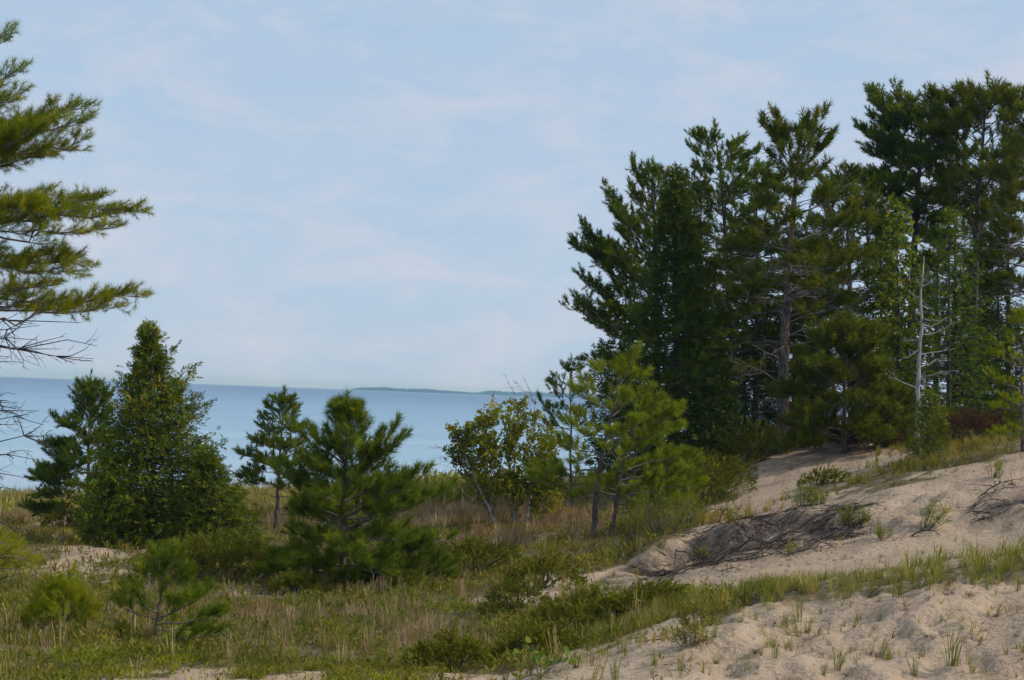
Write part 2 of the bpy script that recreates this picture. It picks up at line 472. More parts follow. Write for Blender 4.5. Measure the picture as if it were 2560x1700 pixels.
def ground_mat():
    m, nt, out = new_mat('dune_sand')
    L = nt.links.new
    N = nt.nodes.new
    at = N('ShaderNodeAttribute'); at.attribute_name = 'tint'
    geo = N('ShaderNodeNewGeometry')
    def noise(sc, det=4, rough=0.55):
        n = N('ShaderNodeTexNoise')
        n.inputs['Scale'].default_value = sc
        n.inputs['Detail'].default_value = det
        n.inputs['Roughness'].default_value = rough
        L(geo.outputs['Position'], n.inputs['Vector'])
        return n
    def ramp(fac, stops):
        r = N('ShaderNodeValToRGB')
        r.color_ramp.elements[0].position, r.color_ramp.elements[0].color = stops[0][0], (*stops[0][1], 1)
        r.color_ramp.elements[1].position, r.color_ramp.elements[1].color = stops[-1][0], (*stops[-1][1], 1)
        for p, c in stops[1:-1]:
            e = r.color_ramp.elements.new(p); e.color = (*c, 1)
        L(fac, r.inputs['Fac'])
        return r
    n1, n2, n3 = noise(0.9), noise(7.0, 5), noise(60.0, 3)
    sand = ramp(n1.outputs['Fac'], [(0.3, (0.34, 0.25, 0.175)), (0.7, (0.45, 0.335, 0.24))])
    speck = ramp(n2.outputs['Fac'], [(0.30, (0.30, 0.26, 0.24)), (0.42, (1, 1, 1)), (1.0, (1, 1, 1))])
    sp2 = ramp(n3.outputs['Fac'], [(0.2, (0.75, 0.75, 0.75)), (0.6, (1.05, 1.05, 1.05))])
    mu = N('ShaderNodeMix'); mu.data_type = 'RGBA'; mu.blend_type = 'MULTIPLY'; mu.inputs['Factor'].default_value = 0.55
    mu2 = N('ShaderNodeMix'); mu2.data_type = 'RGBA'; mu2.blend_type = 'MULTIPLY'; mu2.inputs['Factor'].default_value = 1.0
    L(sand.outputs[0], mu.inputs['A']); L(speck.outputs[0], mu.inputs['B'])
    L(mu.outputs['Result'], mu2.inputs['A']); L(sp2.outputs[0], mu2.inputs['B'])
    soil = ramp(n2.outputs['Fac'], [(0.3, (0.075, 0.06, 0.035)), (0.55, (0.15, 0.12, 0.065)), (0.75, (0.27, 0.21, 0.14))])
    mx = N('ShaderNodeMix'); mx.data_type = 'RGBA'
    L(at.outputs['Fac'], mx.inputs['Factor'])
    L(soil.outputs[0], mx.inputs['A']); L(mu2.outputs['Result'], mx.inputs['B'])
    at2 = N('ShaderNodeAttribute'); at2.attribute_name = 'humus_and_shade'
    dark = ramp(n3.outputs['Fac'], [(0.3, (0.055, 0.045, 0.040)), (0.7, (0.16, 0.125, 0.10))])
    mx2 = N('ShaderNodeMix'); mx2.data_type = 'RGBA'
    L(at2.outputs['Fac'], mx2.inputs['Factor']); L(mx.outputs['Result'], mx2.inputs['A']); L(dark.outputs[0], mx2.inputs['B'])
    mx = mx2
    bs = N('ShaderNodeBsdfPrincipled')
    bs.inputs['Roughness'].default_value = 0.95
    bs.inputs['Specular IOR Level'].default_value = 0.1
    bp = N('ShaderNodeBump'); bp.inputs['Strength'].default_value = 0.9; bp.inputs['Distance'].default_value = 0.06
    mpr = N('ShaderNodeMapping'); mpr.inputs['Scale'].default_value = (1.0, 2.6, 1.0); mpr.inputs['Rotation'].default_value = (0, 0, 0.5)
    rip = N('ShaderNodeTexNoise'); rip.inputs['Scale'].default_value = 6.0; rip.inputs['Detail'].default_value = 3; rip.inputs['Distortion'].default_value = 0.8
    L(geo.outputs['Position'], mpr.inputs['Vector']); L(mpr.outputs[0], rip.inputs['Vector'])
    hsum = N('ShaderNodeMath'); hsum.operation = 'ADD'
    L(n2.outputs['Fac'], hsum.inputs[0]); L(rip.outputs['Fac'], hsum.inputs[1])
    L(hsum.outputs[0], bp.inputs['Height'])
    L(mx.outputs['Result'], bs.inputs['Base Color'])
    L(bp.outputs[0], bs.inputs['Normal'])
    L(bs.outputs[0], out.inputs['Surface'])
    return m
tag(link('ground', gm, ground_mat()), kind='structure')

# ------------------------------------------------------------------ lake
def lake():
    ys = np.concatenate([np.linspace(98, 400, 40), np.exp(np.linspace(math.log(420), math.log(9700), 60))])
    xs = np.concatenate([-np.exp(np.linspace(math.log(7000), math.log(60), 24)), np.linspace(-50, 50, 20), np.exp(np.linspace(math.log(60), math.log(7000), 24))])
    gx, gy = np.meshgrid(xs, ys)
    v = np.stack([gx, gy, np.zeros_like(gx)], -1).reshape(-1, 3)
    i = np.arange(gx.size).reshape(gx.shape)
    q = np.stack([i[:-1, :-1], i[:-1, 1:], i[1:, 1:], i[1:, :-1]], -1).reshape(-1, 4)
    m, nt, out = new_mat('lake_water')
    L = nt.links.new
    N = nt.nodes.new
    geo = N('ShaderNodeNewGeometry')
    sp = N('ShaderNodeSeparateXYZ')
    L(geo.outputs['Position'], sp.inputs[0])
    lg = N('ShaderNodeMath'); lg.operation = 'LOGARITHM'; lg.inputs[1].default_value = 10
    L(sp.outputs['Y'], lg.inputs[0])
    nb = N('ShaderNodeTexNoise'); nb.inputs['Scale'].default_value = 1.0; nb.inputs['Detail'].default_value = 4
    mp = N('ShaderNodeMapping'); mp.inputs['Scale'].default_value = (0.0025, 0.03, 1)
    L(geo.outputs['Position'], mp.inputs['Vector']); L(mp.outputs[0], nb.inputs['Vector'])
    ad = N('ShaderNodeMath'); ad.operation = 'MULTIPLY_ADD'; ad.inputs[1].default_value = 0.9; ad.inputs[2].default_value = -0.45
    L(nb.outputs['Fac'], ad.inputs[0])
    ad2 = N('ShaderNodeMath'); ad2.operation = 'ADD'
    L(lg.outputs[0], ad2.inputs[0]); L(ad.outputs[0], ad2.inputs[1])
    mr = N('ShaderNodeMapRange'); mr.inputs['From Min'].default_value = 2.0; mr.inputs['From Max'].default_value = 3.6
    L(ad2.outputs[0], mr.inputs['Value'])
    rp = N('ShaderNodeValToRGB')
    # the bottom drops away: pale sand shallows, a turquoise bar, then deep blue water
    st = [(0.0, (0.36, 0.43, 0.52)), (0.10, (0.32, 0.44, 0.53)), (0.22, (0.26, 0.41, 0.49)), (0.34, (0.21, 0.355, 0.47)), (0.55, (0.135, 0.27, 0.41)), (0.78, (0.05, 0.14, 0.28)), (1.0, (0.015, 0.07, 0.19))]
    rp.color_ramp.elements[0].position, rp.color_ramp.elements[0].color = st[0][0], (*st[0][1], 1)
    rp.color_ramp.elements[1].position, rp.color_ramp.elements[1].color = st[-1][0], (*st[-1][1], 1)
    for p_, c_ in st[1:-1]:
        e = rp.color_ramp.elements.new(p_); e.color = (*c_, 1)
    L(mr.outputs[0], rp.inputs['Fac'])
    bs = N('ShaderNodeBsdfPrincipled')
    bs.inputs['Roughness'].default_value = 0.28
    bs.inputs['IOR'].default_value = 1.33
    L(rp.outputs[0], bs.inputs['Base Color'])
    mp2 = N('ShaderNodeMapping'); mp2.inputs['Scale'].default_value = (0.35, 1.0, 1)
    n2 = N('ShaderNodeTexNoise'); n2.inputs['Scale'].default_value = 0.4; n2.inputs['Detail'].default_value = 8; n2.inputs['Roughness'].default_value = 0.65
    L(geo.outputs['Position'], mp2.inputs['Vector']); L(mp2.outputs[0], n2.inputs['Vector'])
    bp = N('ShaderNodeBump'); bp.inputs['Strength'].default_value = 1.0; bp.inputs['Distance'].default_value = 0.6
    L(n2.outputs['Fac'], bp.inputs['Height'])
    L(bp.outputs[0], bs.inputs['Normal'])
    L(bs.outputs[0], out.inputs['Surface'])
    tag(link('lake', mesh_from('lake', v, q, smooth=True), m), kind='structure')
lake()

# ------------------------------------------------------------------ far wooded headland across the water
def headland(name, label, px0, px1, D, ridge, seed):
    rng = np.random.default_rng(seed)
    x0, x1 = (px0 - 1280) / F * D, (px1 - 1280) / F * D
    n, k = 240, 9
    s = np.linspace(0, 1, n)
    top = np.interp(s, [r[0] for r in ridge], [r[1] for r in ridge])
    vs = []
    for j in range(k):
        a = j / (k - 1)
        prof = math.sin(a * math.pi) ** 0.45
        zz_ = top * prof * 0.6
        vs.append(np.stack([x0 + (x1 - x0) * s, D + (a - 0.5) * 420 * (0.25 + np.minimum(s * 6, 1) * 0.75) + 30 * np.sin(s * 9), zz_ - 0.5], -1))
    v = np.stack(vs).reshape(-1, 3)
    i = np.arange(n * k).reshape(k, n)
    q = np.stack([i[:-1, :-1], i[:-1, 1:], i[1:, 1:], i[1:, :-1]], -1).reshape(-1, 4)
    mt, nt, out = new_mat('headland_soil')
    bs = nt.nodes.new('ShaderNodeBsdfDiffuse')
    nz = nt.nodes.new('ShaderNodeTexNoise'); nz.inputs['Scale'].default_value = 0.02
    rp = nt.nodes.new('ShaderNodeValToRGB')
    rp.color_ramp.elements[0].color = (0.02, 0.03, 0.02, 1); rp.color_ramp.elements[1].color = (0.05, 0.06, 0.04, 1)
    g = nt.nodes.new('ShaderNodeNewGeometry')
    nt.links.new(g.outputs['Position'], nz.inputs['Vector']); nt.links.new(nz.outputs['Fac'], rp.inputs['Fac'])
    nt.links.new(rp.outputs[0], bs.inputs['Color']); nt.links.new(bs.outputs[0], out.inputs['Surface'])
    tag(link(name, mesh_from(name, v, q, smooth=True), mt), kind='structure')
    # the wood on it: thousands of small conical and rounded crowns
    m = 3200
    ss, aa = rng.random(m) ** 1.8, rng.uniform(0.04, 0.7, m)
    tp = np.interp(ss, [r[0] for r in ridge], [r[1] for r in ridge])
    hx = x0 + (x1 - x0) * ss
    hy = D + (aa - 0.5) * 420 * (0.25 + np.minimum(ss * 6, 1) * 0.75) + 30 * np.sin(ss * 9)
    hz = tp * np.sin(aa * math.pi) ** 0.45 * 0.6 - 0.6
    h = tp * rng.uniform(0.32, 0.52, m) * (0.75 + 0.5 * vnoise(ss * 110, aa * 3, 5))
    th = np.arange(6) * math.pi / 3
    tv = np.concatenate([[[0, 0, 1.0]], np.stack([0.28 * np.cos(th), 0.28 * np.sin(th), np.full(6, 0.45)], -1), np.stack([0.34 * np.cos(th), 0.34 * np.sin(th), np.full(6, 0.0)], -1)])
    tt = [(0, 1 + a, 1 + (a + 1) % 6) for a in range(6)]
    for a in range(6):
        b = (a + 1) % 6
        tt += [(1 + a, 7 + a, 7 + b), (1 + a, 7 + b, 1 + b)]
    V, T, C = instance([(tv, np.array(tt))], np.stack([hx, hy, hz], -1), np.tile(UP, (m, 1)), h, rng.random(m), rng)
    w = link('far_wood', mesh_from('far_wood', V, T, tint=C), M['far_wood'])
    tag(w, label, 'woodland', kind='stuff')
headland('headland', 'low hazy wooded headland on the horizon across the lake', 880, 3400, 8300,
         [(a_, b_ * 1.5) for a_, b_ in ((0, 0.3), (0.006, 6), (0.012, 8.5), (0.032, 11), (0.06, 9.5), (0.075, 11), (0.09, 9.5), (0.107, 7.5), (0.127, 6),
          (0.132, 10), (0.14, 12.5), (0.167, 11.5), (0.18, 13.5), (0.25, 14), (0.6, 15), (1, 14))], 3)

# ------------------------------------------------------------------ foliage templates (unit shoots along +Z)
def tuft_tpl(seed, n, nl, width, spread=0.75, fwd=1.0):
    """a pine shoot: n needles round a unit axis, each nl long"""
    rng = np.random.default_rng(seed)
    V, T = [], []
    for i in range(n):
        s = rng.random() ** 0.8
        ang = rng.uniform(0, 2 * math.pi)
        cz = rng.uniform(0.0 if s < 0.8 else 0.25, 0.96) * fwd
        d = nrm(np.array([spread * math.cos(ang) * math.sqrt(max(0.02, 1 - cz * cz)), spread * math.sin(ang) * math.sqrt(max(0.02, 1 - cz * cz)), cz + 0.12]))
        p = np.array([0, 0, s * 0.95])
        side = nrm(np.cross(d, rng.normal(size=3)))
        l = nl * rng.uniform(0.8, 1.15)
        V += [p - side * width * 0.5, p + side * width * 0.5, p + d * l + np.array([0, 0, 0.06 * l])]
        T.append((3 * i, 3 * i + 1, 3 * i + 2))
    return np.array(V), np.array(T)
WT = [tuft_tpl(i, 32, 0.42, 0.080, 0.85) for i in range(4)]          # white pine, seen from afar
WTN = [tuft_tpl(20 + i, 52, 0.58, 0.030, 0.8) for i in range(4)]    # white pine, near
RT = [tuft_tpl(40 + i, 64, 0.60, 0.040, 0.8) for i in range(4)]     # red pine, near
RTF = [tuft_tpl(60 + i, 36, 0.50, 0.072, 0.9) for i in range(4)]     # red pine, far
JT = [tuft_tpl(80 + i, 26, 0.26, 0.085, 0.9) for i in range(4)]      # juniper plume
ST = [tuft_tpl(90 + i, 22, 0.28, 0.09, 1.0, 0.7) for i in range(3)]  # larch or spruce twig
def spray_tpl(seed, n=7):
    """a flat drooping cedar spray in the local XZ plane"""
    rng = np.random.default_rng(seed)
    V, T = [], []
    def kite(p, d, l, w):
        d = nrm(d)
        s = np.array([d[2], 0.0, -d[0]])
        yo = rng.normal(0, 0.05, 4)
        b = len(V)
        for q, o in ((p, 0), (p + d * l * 0.45 + s * w, 1), (p + d * l, 2), (p + d * l * 0.45 - s * w, 3)):
            V.append(q + np.array([0, yo[o], 0]))
        T.extend([(b, b + 1, b + 2), (b, b + 2, b + 3)])
    for i in range(n):
        s = (i + 0.5) / n
        sg = 1 if i % 2 else -1
        kite(np.array([0, 0, s * 0.75]), np.array([sg * (0.9 - 0.3 * s), 0, 0.75 + rng.normal(0, 0.2)]), 0.62 * (1.05 - 0.6 * s) * rng.uniform(0.8, 1.2), 0.050)
    kite(np.array([0, 0, 0.5]), np.array([rng.normal(0, 0.15), 0, 1]), 0.6, 0.05)
    return np.array(V), np.array(T)
CT = [spray_tpl(i) for i in range(5)]
def leaf_tpl(seed, n=4, wide=0.42):
    """a small cluster of leaves round a unit twig"""
    rng = np.random.default_rng(seed)
    V, T = [], []
    for i in range(n):
        p = np.array([0, 0, rng.uniform(0.1, 0.9)])
        d = nrm(np.array([rng.normal(), rng.normal(), rng.uniform(-0.6, 0.7)]))
        s = nrm(np.cross(d, rng.normal(size=3)))
        nn = np.cross(d, s) * 0.08
        l = rng.uniform(0.5, 0.75)
        b = len(V)
        V += [p, p + d * l * 0.35 + s * l * wide, p + d * l * 0.75 + s * l * wide * 0.6 + nn, p + d * l, p + d * l * 0.75 - s * l * wide * 0.6 + nn, p + d * l * 0.35 - s * l * wide]
        T += [(b, b + 1, b + 5), (b + 1, b + 2, b + 5), (b + 2, b + 4, b + 5), (b + 2, b + 3, b + 4)]
    return np.array(V), np.array(T)
LT = [leaf_tpl(i) for i in range(5)]
LTB = [leaf_tpl(50 + i, 3, 0.5) for i in range(3)]
def lance_tpl(seed, n=9, wide=0.10):
    """a willow shoot: narrow leaves set round a unit twig, pointing up and out"""
    rng = np.random.default_rng(seed)
    V, T = [], []
    for i in range(n):
        p = np.array([0, 0, (i + 0.5) / n])
        a = i * 2.4
        d = nrm(np.array([math.cos(a), math.sin(a), rng.uniform(0.5, 1.3)]))
        s = nrm(np.cross(d, np.array([0, 0, 1.0]) + rng.normal(0, 0.3, 3)))
        l = rng.uniform(0.34, 0.5)
        b = len(V)
        V += [p, p + d * l * 0.5 + s * l * wide, p + d * l, p + d * l * 0.5 - s * l * wide]
        T += [(b, b + 1, b + 2), (b, b + 2, b + 3)]
    return np.array(V), np.array(T)
WL = [lance_tpl(i) for i in range(4)]
def grass_tpl(seed, n, lean=0.45, width=0.02, spread=0.1, curl=0.5, seedhead=0.0, segs=2):
    """a tuft of blades about one unit tall"""
    rng = np.random.default_rng(seed)
    V, T = [], []
    for i in range(n):
        a = rng.uniform(0, 2 * math.pi)
        o = np.array([math.cos(a), math.sin(a), 0]) * spread * rng.random() ** 0.5
        ln = rng.normal(0, 1) * 0.4 * lean + lean * 0.6
        h = rng.uniform(0.55, 1.05)
        a2 = a + rng.normal(0, 0.7)
        od = np.array([math.cos(a2), math.sin(a2), 0])
        s = np.array([-math.sin(a2 + rng.normal(0, 0.8)), math.cos(a2), 0]) * width * rng.uniform(0.7, 1.2)
        p0 = o
        p1 = o + od * ln * 0.35 * h + UP * 0.55 * h
        p2 = o + od * ln * (0.75 + curl * 0.5) * h + UP * (0.95 - curl * abs(ln) * 0.5) * h
        b = len(V)
        if segs == 1:
            V += [p0 - s, p0 + s, p2]
            T.append((b, b + 1, b + 2))
            continue
        V += [p0 - s, p0 + s, p1 - s * 0.8, p1 + s * 0.8, p2]
        T += [(b, b + 1, b + 3), (b, b + 3, b + 2), (b + 2, b + 3, b + 4)]
        if rng.random() < seedhead:
            b = len(V)
            t = nrm(p2 - p1)
            V += [p2 - s * 1.6 - t * 0.16, p2 + s * 1.6 - t * 0.16, p2 + t * 0.06]
            T.append((b, b + 1, b + 2))
    return np.array(V), np.array(T)
GT = [grass_tpl(i, 9, 0.5, 0.024, segs=1 if i % 2 else 2) for i in range(6)]
GF = [grass_tpl(10 + i, 7, 0.5, 0.045, 0.25, segs=1) for i in range(5)]          # far away
MT = [grass_tpl(30 + i, 11, 0.6, 0.012, 0.09, 0.55) for i in range(6)]
RF = [grass_tpl(80 + i, 7, 0.22, 0.028, 0.25, segs=1) for i in range(5)]
RD = [grass_tpl(60 + i, 9, 0.22, 0.015, 0.16, 0.35, 0.6) for i in range(5)]
def forb_tpl(seed, n=6):
    """a low leafy herb: a few stems with lance leaves"""
    rng = np.random.default_rng(seed)
    V, T = [], []
    for i in range(n):
        a = rng.uniform(0, 2 * math.pi)
        h = rng.uniform(0.1, 0.85)
        p = np.array([math.cos(a) * 0.12 * rng.random(), math.sin(a) * 0.12 * rng.random(), h * 0.8])
        d = nrm(np.array([math.cos(a), math.sin(a), rng.uniform(0.2, 1.6)]))
        s = nrm(np.cross(d, UP + rng.normal(0, 0.4, 3)))
        l = rng.uniform(0.22, 0.42)
        b = len(V)
        V += [p, p + d * l * 0.5 + s * l * 0.15, p + d * l, p + d * l * 0.5 - s * l * 0.15]
        T += [(b, b + 1, b + 2), (b, b + 2, b + 3)]
    for i in range(2):
        e = np.array([rng.normal(0, 0.15), rng.normal(0, 0.15), rng.uniform(0.7, 1.0)])
        s = np.array([0.012, 0.008, 0])
        b = len(V)
        V += [-s, s, e]
        T.append((b, b + 1, b + 2))
    return np.array(V), np.array(T)
FT = [forb_tpl(i) for i in range(6)]

# ------------------------------------------------------------------ pines
class Shoots:
    def __init__(s):
        s.p, s.d, s.s, s.t = [], [], [], []
    def add(s, p, d, sc, t):
        s.p.append(p); s.d.append(d); s.s.append(sc); s.t.append(t)

def bough(root, tip, arch, kind, rng, tubes, sh, r0=None, bare=0.35, dens=1.0, size=None, tintb=0.0, flat=1.0):
    """one limb with its side branches; shoots are collected in sh"""
    root, tip = np.asarray(root, float), np.asarray(tip, float)
    L = np.linalg.norm(tip - root)
    if size is None:
        size = 0.22 if kind == 'white' else 0.27
    r0 = r0 or (0.006 + 0.011 * L)
    ctrl = (root + tip) / 2 + UP * arch * L + rng.normal(0, 0.04 * L, 3)
    n = max(5, int(L / 0.25) + 3)
    path = wobble(bez(root, ctrl, tip, n), 0.012 * L, rng)
    tubes.add(path, np.linspace(r0, 0.005, n), 5)
    step = (0.10 if kind == 'white' else 0.12) / dens
    m = max(2, int(L * (1 - bare) / step))
    for i in range(m):
        s = bare + (1 - bare) * (i + rng.random()) / m
        k = s * (n - 1)
        j = min(int(k), n - 2)
        p = path[j] + (path[j + 1] - path[j]) * (k - j)
        ax = nrm(path[j + 1] - path[j])
        side = nrm(np.cross(ax, UP)) * (1 if i % 2 else -1)
        ll = (0.12 + (0.42 if flat == 1.0 else 0.27) * L * (1 - s) ** 0.8) * rng.uniform(0.55, 1.15)
        ll = min(ll, 1.1)
        if kind == 'white':
            d = nrm(ax * rng.uniform(0.5, 1.0) + side * rng.uniform(0.5, 1.0) + UP * rng.uniform(-0.08, 0.35) * flat)
        else:
            d = nrm(ax * rng.uniform(0.6, 1.1) + side * rng.uniform(0.4, 1.0) + UP * rng.uniform(0.0, 0.6))
        e = p + d * ll + UP * (0.10 * ll * flat)
        pts = bez(p, (p + e) / 2 - UP * 0.06 * ll, e, 3)
        tubes.add(pts, np.linspace(0.35 * r0 * (1.1 - s) + 0.004, 0.003, 3), 3)
        q = max(1, int(ll / (0.08 if kind == 'white' else 0.10)))
        for c in range(q):
            f = (c + rng.uniform(0.35, 1.0)) / q
            if kind == 'red' and f < 0.35 and ll > 0.4:
                continue
            b = p + (e - p) * f
            dd_ = nrm(d * 0.75 + UP * rng.uniform(0.2, 0.8) * (0.4 + 0.6 * flat) + rng.normal(0, 0.38, 3)) if kind == 'white' else nrm(d * 0.8 + UP * rng.uniform(0.25, 0.8) + rng.normal(0, 0.3, 3))
            sh.add(b, dd_, size * rng.uniform(0.75, 1.25), np.clip(0.42 + tintb + rng.normal(0, 0.22), 0, 1))
        sh.add(e, nrm(d + UP * 0.45), size * rng.uniform(0.9, 1.3), np.clip(0.45 + tintb + rng.normal(0, 0.2), 0, 1))
    sh.add(tip, nrm(nrm(path[-1] - path[-2]) + UP * 0.5), size * 1.3, np.clip(0.45 + tintb, 0, 1))

def dead_limb(root, tip, rng, tubes, r0=0.018, forks=4, arch=0.06, twigs=0):
    root, tip = np.asarray(root, float), np.asarray(tip, float)
    L = np.linalg.norm(tip - root)
    n = 7
    path = wobble(bez(root, (root + tip) / 2 + UP * arch * L, tip, n), 0.02 * L, rng)
    tubes.add(path, np.linspace(r0, r0 * 0.18, n), 4)
    ax = nrm(tip - root)
    for i in range(forks):
        s = rng.uniform(0.25, 0.95)
        j = min(int(s * (n - 1)), n - 2)
        p = path[j]
        d = nrm(ax * rng.uniform(0.4, 1) + nrm(rng.normal(size=3)) * 0.9)
        l = L * rng.uniform(0.12, 0.4) * (1.1 - s * 0.5)
        e = p + d * l
        c = (p + e) / 2 + rng.normal(0, 0.12 * l, 3)
        tubes.add(bez(p, c, e, 4), np.linspace(r0 * 0.5, r0 * 0.12, 4), 4)
        for k in range(twigs):
            f = rng.uniform(0.2, 1)
            q = p + (e - p) * f
            e2 = q + nrm(d + rng.normal(0, 0.6, 3)) * l * rng.uniform(0.2, 0.5)
            tubes.add(np.stack([q, (q + e2) / 2 + rng.normal(0, 0.05 * l, 3), e2]), [r0 * 0.22, r0 * 0.16, r0 * 0.08], 3)

def trunk_path(pixels, D, base, n=16):
    """trunk through photograph pixels at distance D, its foot on the ground"""
    pts = [base - UP * 0.15] + [P(a, b, D) for a, b in pixels]
    pts = np.array(pts)
    s = np.concatenate([[0], np.cumsum(np.linalg.norm(np.diff(pts, axis=0), axis=1))])
    t = np.linspace(0, s[-1], n)
    return np.stack([np.interp(t, s, pts[:, i]) for i in range(3)], -1)
def along(path, t):
    k = np.clip(t, 0, 1) * (len(path) - 1)
    j = min(int(k), len(path) - 2)
    return path[j] + (path[j + 1] - path[j]) * (k - j)

TPL = {('white', 0): WT, ('white', 1): WTN, ('red', 0): RTF, ('red', 1): RT}
def pine(name, label, kind, bpx, D, pixels, env, t0, n, mat, seed, near=0, r=0.12, group=None, extra=(), dead=(), ndead=0,
         elev=(-4, 55), bare=0.35, dens=1.0, size=None, split=False, tintb=0.0, bark='bark', arch=0.05, whorl=5, leader=True, jit=0.22):
    if D > 55 and size:
        size *= 1.12 if kind == 'white' else 1.25
    rng = np.random.default_rng(seed)
    base = G(bpx, D)
    path = trunk_path(pixels, D, base)
    H = path[-1][2] - base[2]
    root = thing(name, label, 'tree', base, group)
    tt = Tubes()
    k = len(path)
    path[1:-1] += rng.normal(0, 0.012, (k - 2, 3)) * [1, 1, 0]
    tt.add(path, r * (np.linspace(1, 0.08, k) ** 0.85) * np.concatenate([[1.35, 1.1], np.ones(k - 2)]), 9)
    link('trunk', tt.mesh('trunk', base), M[bark], root)
    te = np.array([e[0] for e in env]); eL = np.array([e[1] for e in env]) * D / F; eR = np.array([e[2] for e in env]) * D / F
    jobs = []
    nw = max(1, int(n / whorl))
    for i in range(n):
        w = i // whorl
        t = t0 + (0.985 - t0) * ((w + 0.5 + rng.normal(0, 0.16)) / nw) ** 0.92
        t = min(max(t, t0), 0.98)
        ph = (i % whorl) * 2 * math.pi / whorl + w * 1.13 + rng.normal(0, 0.25)
        c = 0.5 + 0.5 * math.cos(ph)
        wd = (np.interp(t, te, eL) * (1 - c) + np.interp(t, te, eR) * c) * np.clip(rng.normal(0.9, jit), 0.4, 1.2)
        f = (t - t0) / (1 - t0)
        el = math.radians(elev[0] + (elev[1] - elev[0]) * f ** 1.5 + rng.normal(0, 6))
        tip = along(path, t) + np.array([math.cos(ph) * wd, math.sin(ph) * wd, math.tan(el) * wd])
        tip[2] = min(tip[2], path[-1][2] - (0.05 + 0.9 * rng.random() ** 1.5 * min(1.0, wd)))
        rt = along(path, t)
        jobs.append((rt, tip, arch if f < 0.6 else -0.06))
    for px, py, dy, t in extra:
        jobs.append((along(path, t), P(px, py, D + dy), -0.04))
    alltube, allsh = Tubes(), Shoots()
    def needles(sh, par, nm):
        V, T, C = instance(TPL[(kind, near)], sh.p, sh.d, sh.s, sh.t, rng)
        link(nm, mesh_from(nm, V - base, T, tint=C), M[mat], par)
    for rt, tip, ar in jobs:
        if split:
            alltube, allsh = Tubes(), Shoots()
        bough(rt, tip, ar, kind, rng, alltube, allsh, bare=bare, dens=dens, size=size, tintb=tintb)
        if split:
            b = link('bough', alltube.mesh('bough', base), M['twig'], root)
            needles(allsh, b, 'needles')
    if split:
        alltube, allsh = Tubes(), Shoots()
    if leader:
        top = path[-1]
        sz = size or (0.2 if kind == 'white' else 0.24)
        for i in range(10):
            p = along(path, 1 - 0.05 * i * rng.random())
            allsh.add(p, nrm(UP + rng.normal(0, 0.45, 3)), sz * 1.25, np.clip(0.4 + tintb + rng.normal(0, 0.15), 0, 1))
        allsh.add(top, UP, sz * 1.5, 0.4)
    def limb(a, b, *k):
        dt = Tubes()
        dead_limb(a, b, rng, dt, *k)
        link('dead_branch', dt.mesh('dead_branch', base), M['twig'], root)
    for i in range(ndead):
        t = rng.uniform(0.12, t0 + 0.22)
        ph = rng.uniform(0, 2 * math.pi)
        wd = np.interp(t, te, 0.5 * (eL + eR)) * rng.uniform(0.4, 1.0)
        p = along(path, t)
        limb(p, p + np.array([math.cos(ph) * wd, math.sin(ph) * wd, wd * rng.uniform(-0.25, 0.25)]), 0.012 + 0.006 * wd, 6, 0.08, 2)
    for px, py, dy, t in dead:
        limb(along(path, t), P(px, py, D + dy), 0.03, 8, 0.12, 3)
    if not split:
        link('branches', alltube.mesh('branches', base), M['twig'], root)
    if allsh.p:
        needles(allsh, root, 'crown' if not split else 'leader_needles')
    return root

